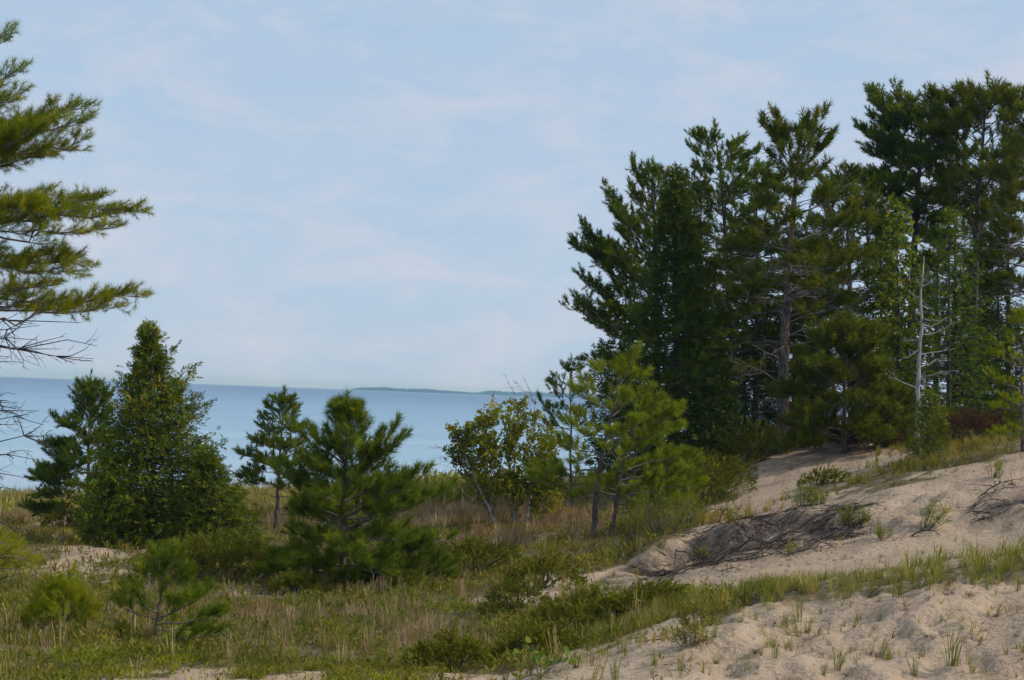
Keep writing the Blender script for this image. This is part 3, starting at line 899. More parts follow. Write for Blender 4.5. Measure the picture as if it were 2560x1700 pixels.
# ------------------------------------------------------------------ cedars
def cedar(name, label, bpx, D, pixels, env, n, mat, seed, r=0.11, group=None, size=0.24, dens=1.0, brown=0.12, t0=0.02, droop=0.25, tpl=None, cat='tree', tipup=0.3, tips=()):
    rng = np.random.default_rng(seed)
    base = G(bpx, D)
    path = trunk_path(pixels, D, base)
    root = thing(name, label, cat, base, group)
    tt = Tubes()
    k = len(path)
    tt.add(path, r * np.linspace(1, 0.06, k), 8)
    link('trunk', tt.mesh('trunk', base), M['bark_dark'], root)
    te = np.array([e[0] for e in env]); eL = np.array([e[1] for e in env]) * D / F; eR = np.array([e[2] for e in env]) * D / F
    tb, pos, dirs, sc, tn, nor = Tubes(), [], [], [], [], []
    for i in range(n + len(tips)):
        t = t0 + (0.99 - t0) * ((i + rng.random()) / n) ** 0.95
        t = min(t, 0.98)
        ph = i * 2.39996 + rng.normal(0, 0.3)
        c = 0.5 + 0.5 * math.cos(ph)
        lump = 0.74 + 0.5 * float(vnoise(np.array(ph * 1.1 + t * 6), np.array(t * 7.0), seed))
        wd = max(0.06, (np.interp(t, te, eL) * (1 - c) + np.interp(t, te, eR) * c)) * lump * rng.uniform(0.8, 1.08)
        out = np.array([math.cos(ph), math.sin(ph), 0])
        p0 = along(path, t)
        p2 = p0 + out * wd + UP * wd * (tipup * (0.4 + t) - 0.1)
        cc = p0 + out * wd * 0.6 - UP * wd * droop * 0.5
        if i >= n:
            tx, ty, dy, t = tips[i - n]
            p0, p2 = along(path, t), P(tx, ty, D + dy)
            wd = np.linalg.norm(p2 - p0)
            out = nrm((p2 - p0) * [1, 1, 0.3])
            cc = (p0 + p2) / 2 - UP * wd * 0.15
        br = bez(p0, cc, p2, 6)
        tb.add(br, np.linspace(0.008 + 0.008 * wd, 0.004, 6), 4)
        m = int((5 + 11 * wd) * dens)
        s = rng.uniform(0.03, 1.0, m) ** 0.75
        b = (1 - s)[:, None] ** 2 * p0 + 2 * (s * (1 - s))[:, None] * cc + (s * s)[:, None] * p2
        sd = np.array([-out[1], out[0], 0])
        w2 = (rng.uniform(-1, 1, m) * 0.42 * wd * (1.15 - s))[:, None]
        b = b + sd * w2 + rng.normal(0, 0.06, (m, 3)) + UP * rng.uniform(-0.14, 0.12, m)[:, None]
        pos.append(b)
        dirs.append(out * 0.9 + sd * np.sign(w2) * 0.5 + UP * rng.uniform(-0.7, 0.75, m)[:, None] + rng.normal(0, 0.35, (m, 3)))
        sc.append(size * rng.uniform(0.7, 1.35, m))
        tn.append(np.clip(rng.normal(0.36, 0.17, m) + (rng.random(m) < brown * (0.4 + 1.6 * t ** 2)) * rng.uniform(0.25, 0.6, m), 0, 1))
    # tip
    m = 26
    pos.append(np.stack([along(path, 1 - 0.07 * rng.random()) for _ in range(m)]) + rng.normal(0, 0.05, (m, 3)))
    dirs.append(UP * 1.0 + rng.normal(0, 0.55, (m, 3)))
    sc.append(size * rng.uniform(0.6, 1.0, m)); tn.append(np.clip(rng.normal(0.5, 0.25, m), 0, 1))
    pos, dirs, sc, tn = map(np.concatenate, (pos, dirs, sc, tn))
    link('branches', tb.mesh('branches', base), M['bark_dark'], root)
    V, T, C = instance(tpl or CT, pos, dirs, sc, tn, rng)
    link('crown', mesh_from('crown', V - base, T, tint=C), M[mat], root)
    return root

# ------------------------------------------------------------------ leafy trees and shrubs
def broadleaf(name, label, bpx, D, stems, targets, nb, nl, mat, seed, bark='birch_bark', r=0.05, depth=1.2, leaf=0.11, cat='tree', group=None, twigs=(), tpl=None, ytop=0.0):
    """stems: pixel paths; targets: photograph outline that the leafy volume fills"""
    rng = np.random.default_rng(seed)
    base = G(bpx, D)
    root = thing(name, label, cat, base, group)
    paths = []
    for st in stems:
        foot = G(st[0][0], D)
        pts = np.array([foot - UP * 0.1] + [P(a, b, D + c) for a, b, c in st[1:]])
        s = np.linspace(0, 1, len(pts)); t = np.linspace(0, 1, 14)
        pth = np.stack([np.interp(t, s, pts[:, i]) for i in range(3)], -1)
        pth[1:] += rng.normal(0, 0.012, (13, 3))
        tb = Tubes(); tb.add(pth, np.linspace(r, 0.008, 14), 7)
        link('stem', tb.mesh('stem', base), M[bark], root)
        paths.append(pth)
    tb, pos, dirs, sc, tn = Tubes(), [], [], [], []
    poly = np.array(targets, float)
    lo, hi = poly.min(0), poly.max(0)
    cx, cy = (lo + hi) / 2
    done = 0
    while done < nb:
        a, b = rng.uniform(lo[0], hi[0]), rng.uniform(lo[1], hi[1])
        if not inpoly(np.array(a), np.array(b), poly):
            continue
        rr = 1 - ((a - cx) / (hi[0] - lo[0]) * 2) ** 2 * 0.7
        tip = P(a, b, D + (rng.uniform(-1, 1) + 0.35) * depth * max(rr, 0.3))
        pth = paths[int(np.argmin([np.abs(p[:, 0] - tip[0]).min() + rng.uniform(0, 0.35) for p in paths]))]
        cand = pth[(pth[:, 2] < tip[2] - 0.15)]
        st = cand[max(0, len(cand) - 1 - rng.integers(0, 4))] if len(cand) > 1 else pth[2]
        if len(cand) <= 1:
            st = pth[2]
        Lb = np.linalg.norm(tip - st)
        br = bez(st, (st + tip) / 2 - UP * 0.08 * Lb + rng.normal(0, 0.05 * Lb, 3), tip, 6)
        tb.add(br, np.linspace(0.006 + 0.004 * Lb, 0.003, 6), 4)
        s = rng.uniform(0.35, 1.06, nl)
        q = np.stack([np.interp(s, np.linspace(0, 1, 6), br[:, i]) for i in range(3)], -1) + rng.normal(0, 0.07, (nl, 3))
        pos.append(q)
        dirs.append(nrm(tip - st) + rng.normal(0, 0.7, (nl, 3)))
        sc.append(leaf * rng.uniform(0.7, 1.3, nl))
        cl = rng.normal(0.36, 0.13) + (rng.random() < 0.07) * 0.4
        tn.append(np.clip(rng.normal(cl, 0.14, nl), 0, 1))
        done += 1
    for (a0, b0), (a1, b1) in twigs:
        q0 = P(a0, b0, D)
        cand = np.concatenate(paths)
        q0 = cand[np.argmin(np.linalg.norm(cand - q0, axis=1))]
        dead_limb(q0, P(a1, b1, D + rng.normal(0, 0.4)), rng, tb, 0.010, 7, 0.0, 1)
    link('branches', tb.mesh('branches', base), M['twig'] if bark != 'birch_bark' else M['twig'], root)
    pos, dirs, sc, tn = map(np.concatenate, (pos, dirs, sc, tn))
    V, T, C = instance(tpl or LT, pos, dirs, sc, tn, rng)
    link('crown', mesh_from('crown', V - base, T, tint=C), M[mat], root)
    return root

def juniper(name, label, bpx, D, wpx, hpx, n, mat, seed, group=None, size=0.26, depth=0.7, cat='shrub', tpl=None, up=0.45, stems=True):
    """low spreading evergreen mound"""
    rng = np.random.default_rng(seed)
    base = G(bpx, D)
    w, h = wpx * 0.5 * D / F, hpx * D / F
    root = thing(name, label, cat, base, group)
    tb = Tubes()
    a = rng.uniform(0, 2 * math.pi, n)
    rr = rng.random(n) ** 0.55
    x, y = np.cos(a) * rr, np.sin(a) * rr
    lump = 0.62 + 0.75 * vnoise(x * 2.6 + 9.3, y * 2.6 + seed, seed)
    zt = h * (1 - rr ** 2.2) ** 0.6 * lump
    gx, gy = base[0] + x * w, base[1] + y * w * depth
    pos = np.stack([gx, gy, gz(gx, gy) + zt * rng.uniform(0.25, 1.0, n) ** 0.5], -1)
    dirs = nrm(np.stack([x, y, up + 0.3 * (1 - rr)], -1) + rng.normal(0, 0.35, (n, 3)))
    for i in range(14 if stems else 0):
        j = rng.integers(0, n)
        e = np.array(pos[j])
        tb.add(wobble(bez(base + [0, 0, -0.05], (base + e) / 2 - UP * 0.1 * h, e, 6), 0.02, rng), np.linspace(0.02, 0.005, 6), 4)
    if tb.v:
        link('stems', tb.mesh('stems', base), M['root'], root)
    V, T, C = instance(tpl or JT, pos, dirs, size * rng.uniform(0.7, 1.3, n), np.clip(rng.normal(0.42, 0.2, n), 0, 1), rng)
    link('foliage', mesh_from('foliage', V - base, T, tint=C), M[mat], root)
    return root

def willow(name, label, bpx, D, wpx, hpx, n, mat, seed, group=None, size=0.16, lean=0.0, per=4, cat='shrub', leaves_from=0.35, r=0.007):
    """open shrub of wiry stems rising from one foot"""
    rng = np.random.default_rng(seed)
    base = G(bpx, D)
    w, h = wpx * 0.5 * D / F, hpx * D / F
    root = thing(name, label, cat, base, group)
    tb, pos, dirs, tn = Tubes(), [], [], []
    for i in range(n):
        a = rng.uniform(0, 2 * math.pi)
        rr = rng.random() ** 0.6
        tip = base + np.array([math.cos(a) * rr * w + lean * h, math.sin(a) * rr * w * 0.7, h * rng.uniform(0.55, 1.0) * (1.05 - 0.45 * rr)])
        foot = base + np.array([math.cos(a) * 0.12 * w, math.sin(a) * 0.1 * w, -0.06])
        c = (foot + tip) / 2 + np.array([math.cos(a), math.sin(a), -0.3]) * 0.18 * w + rng.normal(0, 0.04 * h, 3)
        st = bez(foot, c, tip, 7)
        tb.add(st, np.linspace(r, 0.0025, 7), 4)
        for j in range(per):
            s = rng.uniform(leaves_from, 1.0)
            p = np.array([np.interp(s, np.linspace(0, 1, 7), st[:, k]) for k in range(3)])
            ax = nrm(tip - foot)
            pos.append(p + rng.normal(0, 0.012, 3)); dirs.append(nrm(ax + rng.normal(0, 0.5, 3))); tn.append(np.clip(rng.normal(0.42, 0.2), 0, 1))
        pos.append(tip); dirs.append(nrm(tip - c)); tn.append(0.5)
    link('stems', tb.mesh('stems', base), M['root'], root)
    V, T, C = instance(WL, pos, dirs, size * rng.uniform(0.7, 1.3, len(pos)), tn, rng)
    link('foliage', mesh_from('foliage', V - base, T, tint=C), M[mat], root)
    return root

# ------------------------------------------------------------------ the trees of the photograph
GROVE = 'tall trees of the dune grove'
def near_white_pine():
    """the big pine whose boughs reach in from the left edge"""
    rng = np.random.default_rng(101)
    D = 25.0
    base = G(-360, D)
    path = trunk_path([(-355, 1400), (-345, 700), (-335, 200), (-330, -420)], D, base, 20)
    root = thing('white_pine', 'big white pine at the left edge with long layered boughs and bare lower branches', 'tree', base)
    tt = Tubes(); tt.add(path, 0.19 * np.linspace(1, 0.1, 20), 10)
    link('trunk', tt.mesh('trunk', base), M['bark'], root)
    def tr(py):
        zs = path[:, 2]; z = P(-340, py, D)[2]
        return np.array([np.interp(z, zs, path[:, i]) for i in range(3)])
    def one(ry, tips, tb_, rootd=0.0):
        tb, sh = Tubes(), Shoots()
        for tx, ty, dy, arch, bare, dens in tips:
            bough(tr(ry), P(tx - 24, ty, D + dy), arch, 'white', rng, tb, sh, bare=bare, dens=dens * 2.1, size=0.135, tintb=tb_, r0=0.028, flat=0.3)
        b = link('bough', tb.mesh('bough', base), M['twig'], root)
        V, T, C = instance(WTN, sh.p, sh.d, sh.s, sh.t, rng)
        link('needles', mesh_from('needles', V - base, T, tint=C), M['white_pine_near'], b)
    one(330, [(46, 85, 0.1, -0.05, 0.35, 1.2), (62, 180, -0.2, -0.05, 0.4, 1.2), (-60, 60, 0.3, -0.05, 0.35, 1.0), (-20, 90, -0.3, -0.05, 0.35, 1.1)], -0.15)
    one(400, [(66, 232, -0.3, -0.03, 0.3, 1.2), (15, 260, 0.3, 0.0, 0.3, 1.1)], -0.05)
    one(455, [(235, 268, 0.2, -0.06, 0.4, 1.35), (225, 300, -0.5, -0.05, 0.42, 1.3), (120, 300, 0.7, -0.02, 0.4, 1.2), (95, 330, -0.7, -0.02, 0.4, 1.2)], 0.0)
    one(470, [(222, 352, 0.0, -0.05, 0.42, 1.3), (150, 385, 0.5, -0.06, 0.5, 1.0), (60, 355, -0.6, 0, 0.4, 1.2)], 0.12)
    one(600, [(362, 528, 0.0, 0.03, 0.42, 1.35), (300, 540, 0.5, 0.04, 0.42, 1.2), (215, 530, -0.5, 0.05, 0.42, 1.2), (120, 520, 0.2, 0.05, 0.4, 1.2)], 0.10)
    one(605, [(300, 570, -0.2, -0.05, 0.62, 0.9), (120, 575, 0.4, -0.02, 0.6, 0.7)], 0.2)
    one(690, [(232, 665, 0.0, 0.10, 0.50, 1.4), (180, 640, 0.4, 0.09, 0.50, 1.2), (215, 685, -0.35, 0.06, 0.68, 0.9)], 0.14)
    one(800, [(368, 745, 0.1, 0.02, 0.56, 1.2), (300, 770, -0.4, 0.0, 0.66, 1.0), (190, 775, 0.3, 0.0, 0.58, 1.0), (150, 715, -0.3, 0.0, 0.56, 1.0), (110, 740, 0.6, 0.0, 0.56, 0.7)], 0.2)
    one(1330, [(95, 1400, 0.2, 0.03, 0.62, 1.0), (50, 1365, -0.4, 0.05, 0.6, 1.0), (75, 1425, 0.5, -0.02, 0.7, 0.8)], 0.3)
    # boughs on the sides the picture does not show
    for i, ry in enumerate((120, -40, -200, 520, 650, 760)):
        ph = math.pi * (0.75 + 0.5 * rng.random())
        t = tr(ry); w = 2.2 if ry > 300 else 1.7
        tb, sh = Tubes(), Shoots()
        bough(t, t + np.array([math.cos(ph) * w, math.sin(ph) * w, 0.3]), -0.03, 'white', rng, tb, sh, bare=0.4, dens=0.7, size=0.2, r0=0.025)
        b = link('bough', tb.mesh('bough', base), M['twig'], root)
        V, T, C = instance(WTN, sh.p, sh.d, sh.s, sh.t, rng)
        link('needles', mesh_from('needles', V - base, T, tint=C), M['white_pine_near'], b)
    # bare dead branches below the living boughs
    for ry, tx, ty, dy, fk, tw in ((800, 205, 806, 0.1, 9, 2), (850, 235, 903, 0.0, 12, 3), (850, 240, 866, 0.3, 10, 2), (870, 95, 812, -0.2, 8, 3), (880, 90, 850, 0.3, 9, 3), (900, 60, 905, -0.3, 8, 3),
                                   (1010, 45, 1005, 0.1, 10, 4), (1030, 115, 1062, 0.0, 14, 4), (1060, 95, 1030, 0.4, 12, 4), (1090, 120, 1110, -0.3, 14, 4), (1120, 90, 1150, 0.2, 12, 4), (1150, 60, 1195, -0.2, 10, 4), (1180, 40, 1225, 0.4, 8, 3),
                                   (1250, 90, 1330, 0.3, 8, 3), (1300, 110, 1445, 0.0, 10, 3), (1290, 60, 1460, 0.4, 8, 3)):
        tb = Tubes()
        dead_limb(tr(ry), P(tx, ty, D + dy), rng, tb, 0.017, fk, 0.03, tw)
        link('dead_branch', tb.mesh('dead_branch', base), M['bark_dark'], root)
near_white_pine()

pine('white_pine', 'young white pine left of the cedar, its boughs layered towards the lake', 'white', 215, 63, [(222, 1150), (226, 962)],
     [(0, 60, 60), (0.08, 150, 70), (0.3, 150, 80), (0.5, 105, 75), (0.7, 72, 52), (0.85, 40, 34), (1, 6, 6)], 0.06, 56, 'white_pine', 11, r=0.07, elev=(4, 50), dens=1.4, size=0.25,
     group='young white pines by the shore')
cedar('white_cedar', 'broad conical white cedar with ragged brownish tips left of centre', 375, 56, [(378, 1200), (374, 950), (372, 812)],
      [(0, 175, 175), (0.1, 170, 180), (0.25, 150, 165), (0.4, 115, 140), (0.5, 100, 125), (0.62, 92, 112), (0.74, 46, 58), (0.86, 24, 30), (0.94, 9, 12), (1, 2, 2)], 330, 'cedar', 12, size=0.23, dens=1.25, brown=0.16,
      tips=[(437, 868, 0.1, 0.8), (430, 880, -0.2, 0.78), (482, 905, 0.2, 0.66), (478, 925, -0.2, 0.66), (490, 915, 0, 0.65), (305, 930, 0.2, 0.66), (292, 950, -0.2, 0.62), (512, 995, 0.1, 0.52), (520, 1015, -0.2, 0.5), (505, 985, -0.3, 0.52), (340, 860, 0.1, 0.83), (395, 832, -0.1, 0.9), (540, 1080, 0.2, 0.38), (550, 1110, -0.3, 0.36), (270, 1040, 0.2, 0.45)])
cedar('white_cedar', 'smaller leaning cedar at the right skirt of the broad cedar', 545, 55, [(535, 1250), (515, 1130)],
      [(0, 100, 120), (0.25, 100, 115), (0.5, 80, 85), (0.75, 50, 55), (1, 8, 8)], 170, 'cedar', 13, r=0.06, size=0.2, dens=1.2, brown=0.05)
cedar('white_cedar', 'low green cedar at the left skirt of the broad cedar', 265, 55, [(262, 1250), (258, 1150)],
      [(0, 75, 80), (0.3, 75, 80), (0.6, 50, 60), (1, 8, 8)], 80, 'cedar', 14, r=0.05, size=0.2, dens=1.1, brown=0.05)
pine('white_pine', 'slender white pine with a bare lower trunk beside the lake', 'white', 690, 60, [(694, 1220), (703, 1080), (709, 998)],
     [(0.28, 80, 65), (0.42, 98, 75), (0.55, 100, 75), (0.66, 70, 60), (0.78, 46, 46), (0.9, 22, 26), (1, 6, 8)], 0.36, 44, 'white_pine', 15, r=0.07, elev=(-2, 45), dens=1.5, size=0.22, ndead=10, tintb=0.08,
     group='young white pines by the shore')
pine('red_pine', 'bushy young red pine in the centre with upturned candle tufts', 'red', 855, 44, [(858, 1250), (865, 1120), (869, 1025)],
     [(0, 175, 240), (0.1, 190, 255), (0.28, 165, 210), (0.45, 140, 165), (0.6, 96, 106), (0.74, 58, 64), (0.87, 26, 30), (1, 6, 6)], 0.03, 84, 'red_pine', 16, near=1, r=0.085, elev=(0, 62), bare=0.28, dens=1.0, size=0.255, split=True,
     extra=[(985, 1075, 0.2, 0.62), (992, 1105, -0.4, 0.58), (1058, 1190, 0.3, 0.42), (1112, 1352, 0.2, 0.12), (1100, 1240, 0.6, 0.35), (730, 1080, -0.2, 0.7), (700, 1180, -0.4, 0.45), (690, 1400, 0.3, 0.08), (760, 1440, -0.4, 0.06), (940, 1452, -0.5, 0.06), (840, 1452, -0.9, 0.07), (705, 1436, 0.2, 0.05), (1010, 1425, 0.2, 0.08), (900, 1462, -1.0, 0.06), (800, 1415, -1.0, 0.1), (960, 1405, -0.9, 0.1)], jit=0.16)
pine('red_pine', 'knee-high red pine sapling with a crooked stem in the left foreground', 'red', 392, 33, [(390, 1560), (402, 1480), (412, 1425)],
     [(0, 10, 10), (1, 10, 10)], 0.5, 0, 'red_pine', 17, near=1, r=0.03, bare=0.5, dens=1.7, size=0.215, split=True, tintb=0.08,
     extra=[(368, 1440, 0.1, 0.72), (450, 1440, -0.15, 0.78), (395, 1405, 0.15, 0.88), (432, 1400, -0.1, 0.9), (345, 1478, 0.2, 0.55), (322, 1490, -0.2, 0.5), (465, 1455, 0.1, 0.66), (505, 1492, 0.2, 0.45), (478, 1505, -0.3, 0.45), (308, 1520, 0.1, 0.42),
            (538, 1548, 0.1, 0.36), (528, 1590, -0.2, 0.2), (470, 1575, 0.4, 0.3), (310, 1598, 0.2, 0.15), (435, 1630, -0.4, 0.12), (375, 1530, 0.4, 0.4), (440, 1520, -0.4, 0.4)])
juniper('pine_seedling', 'bright yellow-green bushy seedling in the left foreground', 152, 35.5, 170, 115, 520, 'yellow_pine', 18, size=0.17, tpl=WTN, up=0.9)

# birch clump and the pines round it
broadleaf('poplar_clump', 'yellowing poplar clump with two pale crooked stems and bare top twigs', 1290, 57,
          [[(1232, 1310), (1226, 1230, 0), (1215, 1150, 0.1), (1212, 1080, 0.1), (1218, 1030, 0)], [(1314, 1312), (1330, 1230, 0), (1326, 1150, 0), (1328, 1080, 0.2), (1338, 1010, 0.2)],
           [(1290, 1310), (1272, 1180, 0.8), (1268, 1080, 0.8), (1285, 985, 0.6)], [(1250, 1310), (1185, 1190, -0.3), (1150, 1110, -0.3), (1130, 1080, -0.3)]],
          [(1108, 1085), (1130, 1068), (1180, 1078), (1212, 1015), (1262, 1000), (1290, 1010), (1315, 990), (1345, 1010), (1350, 1062), (1395, 1060), (1405, 1120), (1420, 1240), (1390, 1275), (1300, 1225), (1200, 1200), (1150, 1180), (1112, 1130)],
          250, 16, 'poplar', 19, r=0.040, leaf=0.115, twigs=[((1280, 1010), (1262, 935)), ((1285, 1010), (1306, 938)), ((1290, 1000), (1280, 950)), ((1330, 1010), (1345, 965)), ((1225, 1020), (1238, 975)), ((1150, 1180), (1085, 1110)), ((1210, 1230), (1105, 1160)),
                                                            ((1340, 1060), (1365, 1020)), ((1330, 1310), (1262, 1235)), ((1160, 1150), (1090, 1145)), ((1230, 1190), (1180, 1100))])
pine('white_pine', 'small white pine rising behind the poplar clump', 'white', 1428, 62, [(1426, 1100), (1428, 915)],
     [(0.25, 50, 50), (0.45, 62, 50), (0.6, 60, 50), (0.75, 48, 42), (0.9, 32, 32), (1, 8, 8)], 0.5, 22, 'red_pine', 20, r=0.05, elev=(2, 45), size=0.19, tintb=0.15, extra=[(1352, 1005, 0.2, 0.52), (1378, 960, -0.3, 0.68)],
     group='young white pines by the shore')
pine('red_pine', 'leaning yellow-green red pine with an open crown in front of the grove', 'red', 1483, 52, [(1490, 1250), (1503, 1150), (1525, 1050), (1548, 960), (1560, 925)],
     [(0, 10, 10), (1, 10, 10)], 0.6, 0, 'red_pine', 21, near=1, r=0.095, bare=0.5, dens=1.35, size=0.25, split=True, tintb=0.42,
     extra=[(1588, 892, 0.1, 0.9), (1545, 925, -0.3, 0.86), (1605, 945, 0.3, 0.85), (1615, 985, -0.2, 0.78), (1650, 1025, 0.3, 0.66), (1688, 1035, -0.2, 0.6), (1685, 1080, 0.5, 0.55), (1640, 1010, -0.6, 0.7), (1462, 965, 0.2, 0.82), (1490, 930, 0.5, 0.88),
            (1445, 985, -0.5, 0.76), (1410, 1060, 0.3, 0.62), (1448, 1045, -0.7, 0.66), (1395, 1110, -0.2, 0.52), (1355, 1175, 0.3, 0.42), (1340, 1205, -0.2, 0.35), (1430, 1130, 0.7, 0.5), (1400, 1190, -0.6, 0.4), (1470, 1090, -0.8, 0.58),
            (1560, 1010, 0.8, 0.72), (1590, 1060, -0.8, 0.6), (1620, 1110, 0.7, 0.5), (1560, 1000, -0.7, 0.72), (1380, 1225, 0.4, 0.3), (1560, 1170, -0.5, 0.45), (1500, 1200, -0.7, 0.4), (1440, 1245, -0.4, 0.28), (1590, 1230, 0.4, 0.34), (1610, 1170, -0.3, 0.46), (1450, 1160, 0.5, 0.5), (1530, 1090, -0.9, 0.6), (1500, 1020, 0.6, 0.72), (1650, 1090, -0.5, 0.55)],
     dead=[(1640, 1075, 0.0, 0.6), (1610, 1090, 0.3, 0.55), (1600, 1060, -0.3, 0.64), (1385, 1200, 0.2, 0.42), (1590, 1180, -0.2, 0.46)])
pine('red_pine', 'short dark-stemmed red pine leaning right beside the leaning pine', 'red', 1527, 51, [(1540, 1260), (1552, 1190), (1562, 1120)],
     [(0, 10, 10), (1, 10, 10)], 0.6, 0, 'red_pine', 22, near=1, r=0.07, bare=0.5, dens=1.35, size=0.23, split=True, tintb=0.34,
     extra=[(1700, 1140, 0.2, 0.75), (1725, 1190, -0.2, 0.6), (1745, 1215, 0.3, 0.5), (1640, 1110, -0.3, 0.85), (1660, 1160, 0.5, 0.65), (1690, 1215, -0.5, 0.5), (1620, 1215, -0.6, 0.5), (1590, 1130, 0.5, 0.9), (1600, 1240, 0.2, 0.4), (1520, 1130, -0.5, 0.85), (1650, 1250, 0.4, 0.35), (1480, 1220, -0.5, 0.5), (1550, 1090, 0.1, 0.95), (1700, 1255, -0.2, 0.3), (1640, 1190, -0.7, 0.55), (1560, 1240, -0.6, 0.4), (1735, 1160, 0.4, 0.65), (1580, 1270, -0.3, 0.25)],
     dead=[(1680, 1300, -0.2, 0.5), (1600, 1170, 0.3, 0.5), (1640, 1290, 0.2, 0.4)])

# the grove on the dune
pine('white_pine', 'leftmost tall white pine of the grove with boughs swept up over the lake', 'white', 1640, 66, [(1645, 900), (1638, 600), (1630, 425)],
     [(0.1, 130, 100), (0.25, 170, 120), (0.4, 200, 140), (0.52, 195, 145), (0.64, 165, 130), (0.74, 125, 100), (0.84, 70, 62), (0.93, 32, 28), (1, 4, 4)], 0.14, 78, 'white_pine', 31, r=0.16, elev=(8, 55), size=0.25, dens=0.8, group=GROVE,
     extra=[(1425, 765, 0.3, 0.36), (1440, 610, -0.3, 0.55), (1458, 565, 0.3, 0.6), (1515, 475, 0.2, 0.72), (1528, 510, -0.4, 0.7), (1585, 415, 0.2, 0.84), (1450, 690, 0.5, 0.45)])
cedar('white_cedar', 'tall dark cedar filling the left front of the grove', 1690, 62.5, [(1692, 900), (1692, 600), (1690, 420)],
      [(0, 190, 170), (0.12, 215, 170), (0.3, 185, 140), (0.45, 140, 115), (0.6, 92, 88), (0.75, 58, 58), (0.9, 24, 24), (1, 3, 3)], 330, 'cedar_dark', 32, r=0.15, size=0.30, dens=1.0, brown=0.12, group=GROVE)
pine('white_pine', 'white pine with a flat bushy top just behind the dark cedar', 'white', 1832, 67, [(1832, 900), (1815, 600), (1795, 380), (1785, 330)],
     [(0.2, 130, 140), (0.4, 150, 165), (0.6, 140, 170), (0.75, 120, 150), (0.84, 70, 110), (0.9, 85, 75), (0.96, 75, 60), (1, 30, 30)], 0.22, 80, 'white_pine', 33, r=0.15, elev=(0, 40), size=0.25, dens=0.85, group=GROVE, ndead=34)
pine('red_pine', 'tall open red pine with a thick dark trunk in the middle of the grove', 'red', 1955, 61, [(1960, 900), (1972, 650), (1990, 450), (2005, 318)],
     [(0.2, 150, 240), (0.4, 160, 240), (0.55, 150, 220), (0.68, 110, 160), (0.78, 80, 95), (0.85, 85, 75), (0.95, 60, 50), (1, 12, 12)], 0.42, 66, 'red_pine_old', 34, r=0.20, elev=(0, 50), bare=0.45, size=0.27, dens=1.0, group=GROVE, ndead=36,
     dead=[(2210, 800, -0.5, 0.36), (2180, 850, 0.4, 0.33), (2150, 770, -0.8, 0.4), (1870, 860, -0.6, 0.28), (1800, 900, -0.5, 0.22), (2190, 740, 0.6, 0.42), (1850, 640, -0.4, 0.52)],
     extra=[(1915, 320, -0.2, 0.84), (1940, 300, 0.3, 0.86), (2075, 350, 0.2, 0.84), (2060, 290, -0.3, 0.9)])
pine('white_pine', 'broad white pine with a spreading table-like crown at upper right', 'white', 2265, 72, [(2278, 800), (2292, 500), (2312, 240)],
     [(0.45, 90, 110), (0.58, 120, 140), (0.66, 170, 165), (0.74, 165, 150), (0.82, 135, 130), (0.9, 105, 95), (0.97, 60, 50), (1, 15, 15)], 0.54, 74, 'white_pine', 35, r=0.20, elev=(-2, 42), size=0.28, dens=0.9, group=GROVE, bark='bark_dark',
     extra=[(2175, 230, 0.3, 0.82), (2148, 318, -0.3, 0.76), (2240, 220, 0.2, 0.86), (2180, 245, -0.4, 0.8)], ndead=8)
pine('red_pine', 'round-headed red pine touching the upper right corner sky', 'red', 2425, 70, [(2435, 800), (2445, 500), (2468, 222)],
     [(0.45, 80, 80), (0.6, 105, 105), (0.72, 120, 115), (0.84, 125, 115), (0.93, 95, 90), (1, 25, 25)], 0.55, 62, 'red_pine_old', 36, r=0.18, elev=(12, 58), bare=0.45, size=0.29, dens=1.0, group=GROVE, bark='bark_dark', ndead=14)
pine('red_pine', 'dark twiggy red pine cut off by the right edge', 'red', 2590, 66, [(2595, 800), (2595, 500), (2590, 270)],
     [(0.2, 130, 130), (0.45, 170, 170), (0.65, 130, 130), (0.85, 75, 75), (1, 12, 12)], 0.42, 58, 'red_pine_old', 37, r=0.17, elev=(0, 50), bare=0.5, size=0.27, group=GROVE, bark='bark_dark', ndead=34,
     dead=[(2440, 640, 0.2, 0.55), (2450, 560, -0.3, 0.6), (2470, 700, 0.3, 0.4), (2490, 620, 0.0, 0.5), (2460, 600, 0.5, 0.5), (2480, 520, -0.4, 0.6)])
pine('white_pine', 'dense dark white pine filling the gap right of the open red pine', 'white', 2130, 68, [(2128, 800), (2118, 560), (2110, 430)],
     [(0.1, 120, 110), (0.3, 150, 130), (0.55, 140, 130), (0.75, 115, 105), (0.9, 75, 75), (1, 15, 15)], 0.15, 74, 'red_pine_old', 38, r=0.14, elev=(0, 40), size=0.26, dens=0.8, group=GROVE, ndead=14)
pine('white_pine', 'narrow white pine half hidden behind the open red pine', 'white', 1890, 71, [(1892, 800), (1892, 600), (1890, 420)],
     [(0.1, 110, 110), (0.35, 120, 120), (0.6, 105, 105), (0.85, 70, 70), (1, 12, 12)], 0.2, 58, 'white_pine', 39, r=0.13, elev=(0, 40), size=0.26, dens=0.75, group=GROVE)
cedar('larch', 'light green larch with thin feathery crown behind the dead tree', 2372, 61, [(2372, 800), (2374, 520)],
      [(0, 60, 60), (0.15, 105, 105), (0.4, 115, 115), (0.6, 90, 90), (0.8, 55, 55), (1, 8, 8)], 150, 'sapling_leaf', 40, r=0.09, size=0.20, dens=0.8, brown=0.05, group=GROVE, tpl=ST, t0=0.1, droop=0.1)
cedar('aspen', 'sparse young aspen with a few yellow leaves in the grove centre', 2245, 63, [(2246, 800), (2240, 500)],
      [(0, 60, 60), (0.2, 80, 90), (0.5, 85, 95), (0.8, 50, 55), (1, 8, 8)], 110, 'sapling_leaf', 41, r=0.07, size=0.15, dens=0.9, brown=0.3, group=GROVE, tpl=LT, t0=0.1, droop=0.0, tipup=0.8)
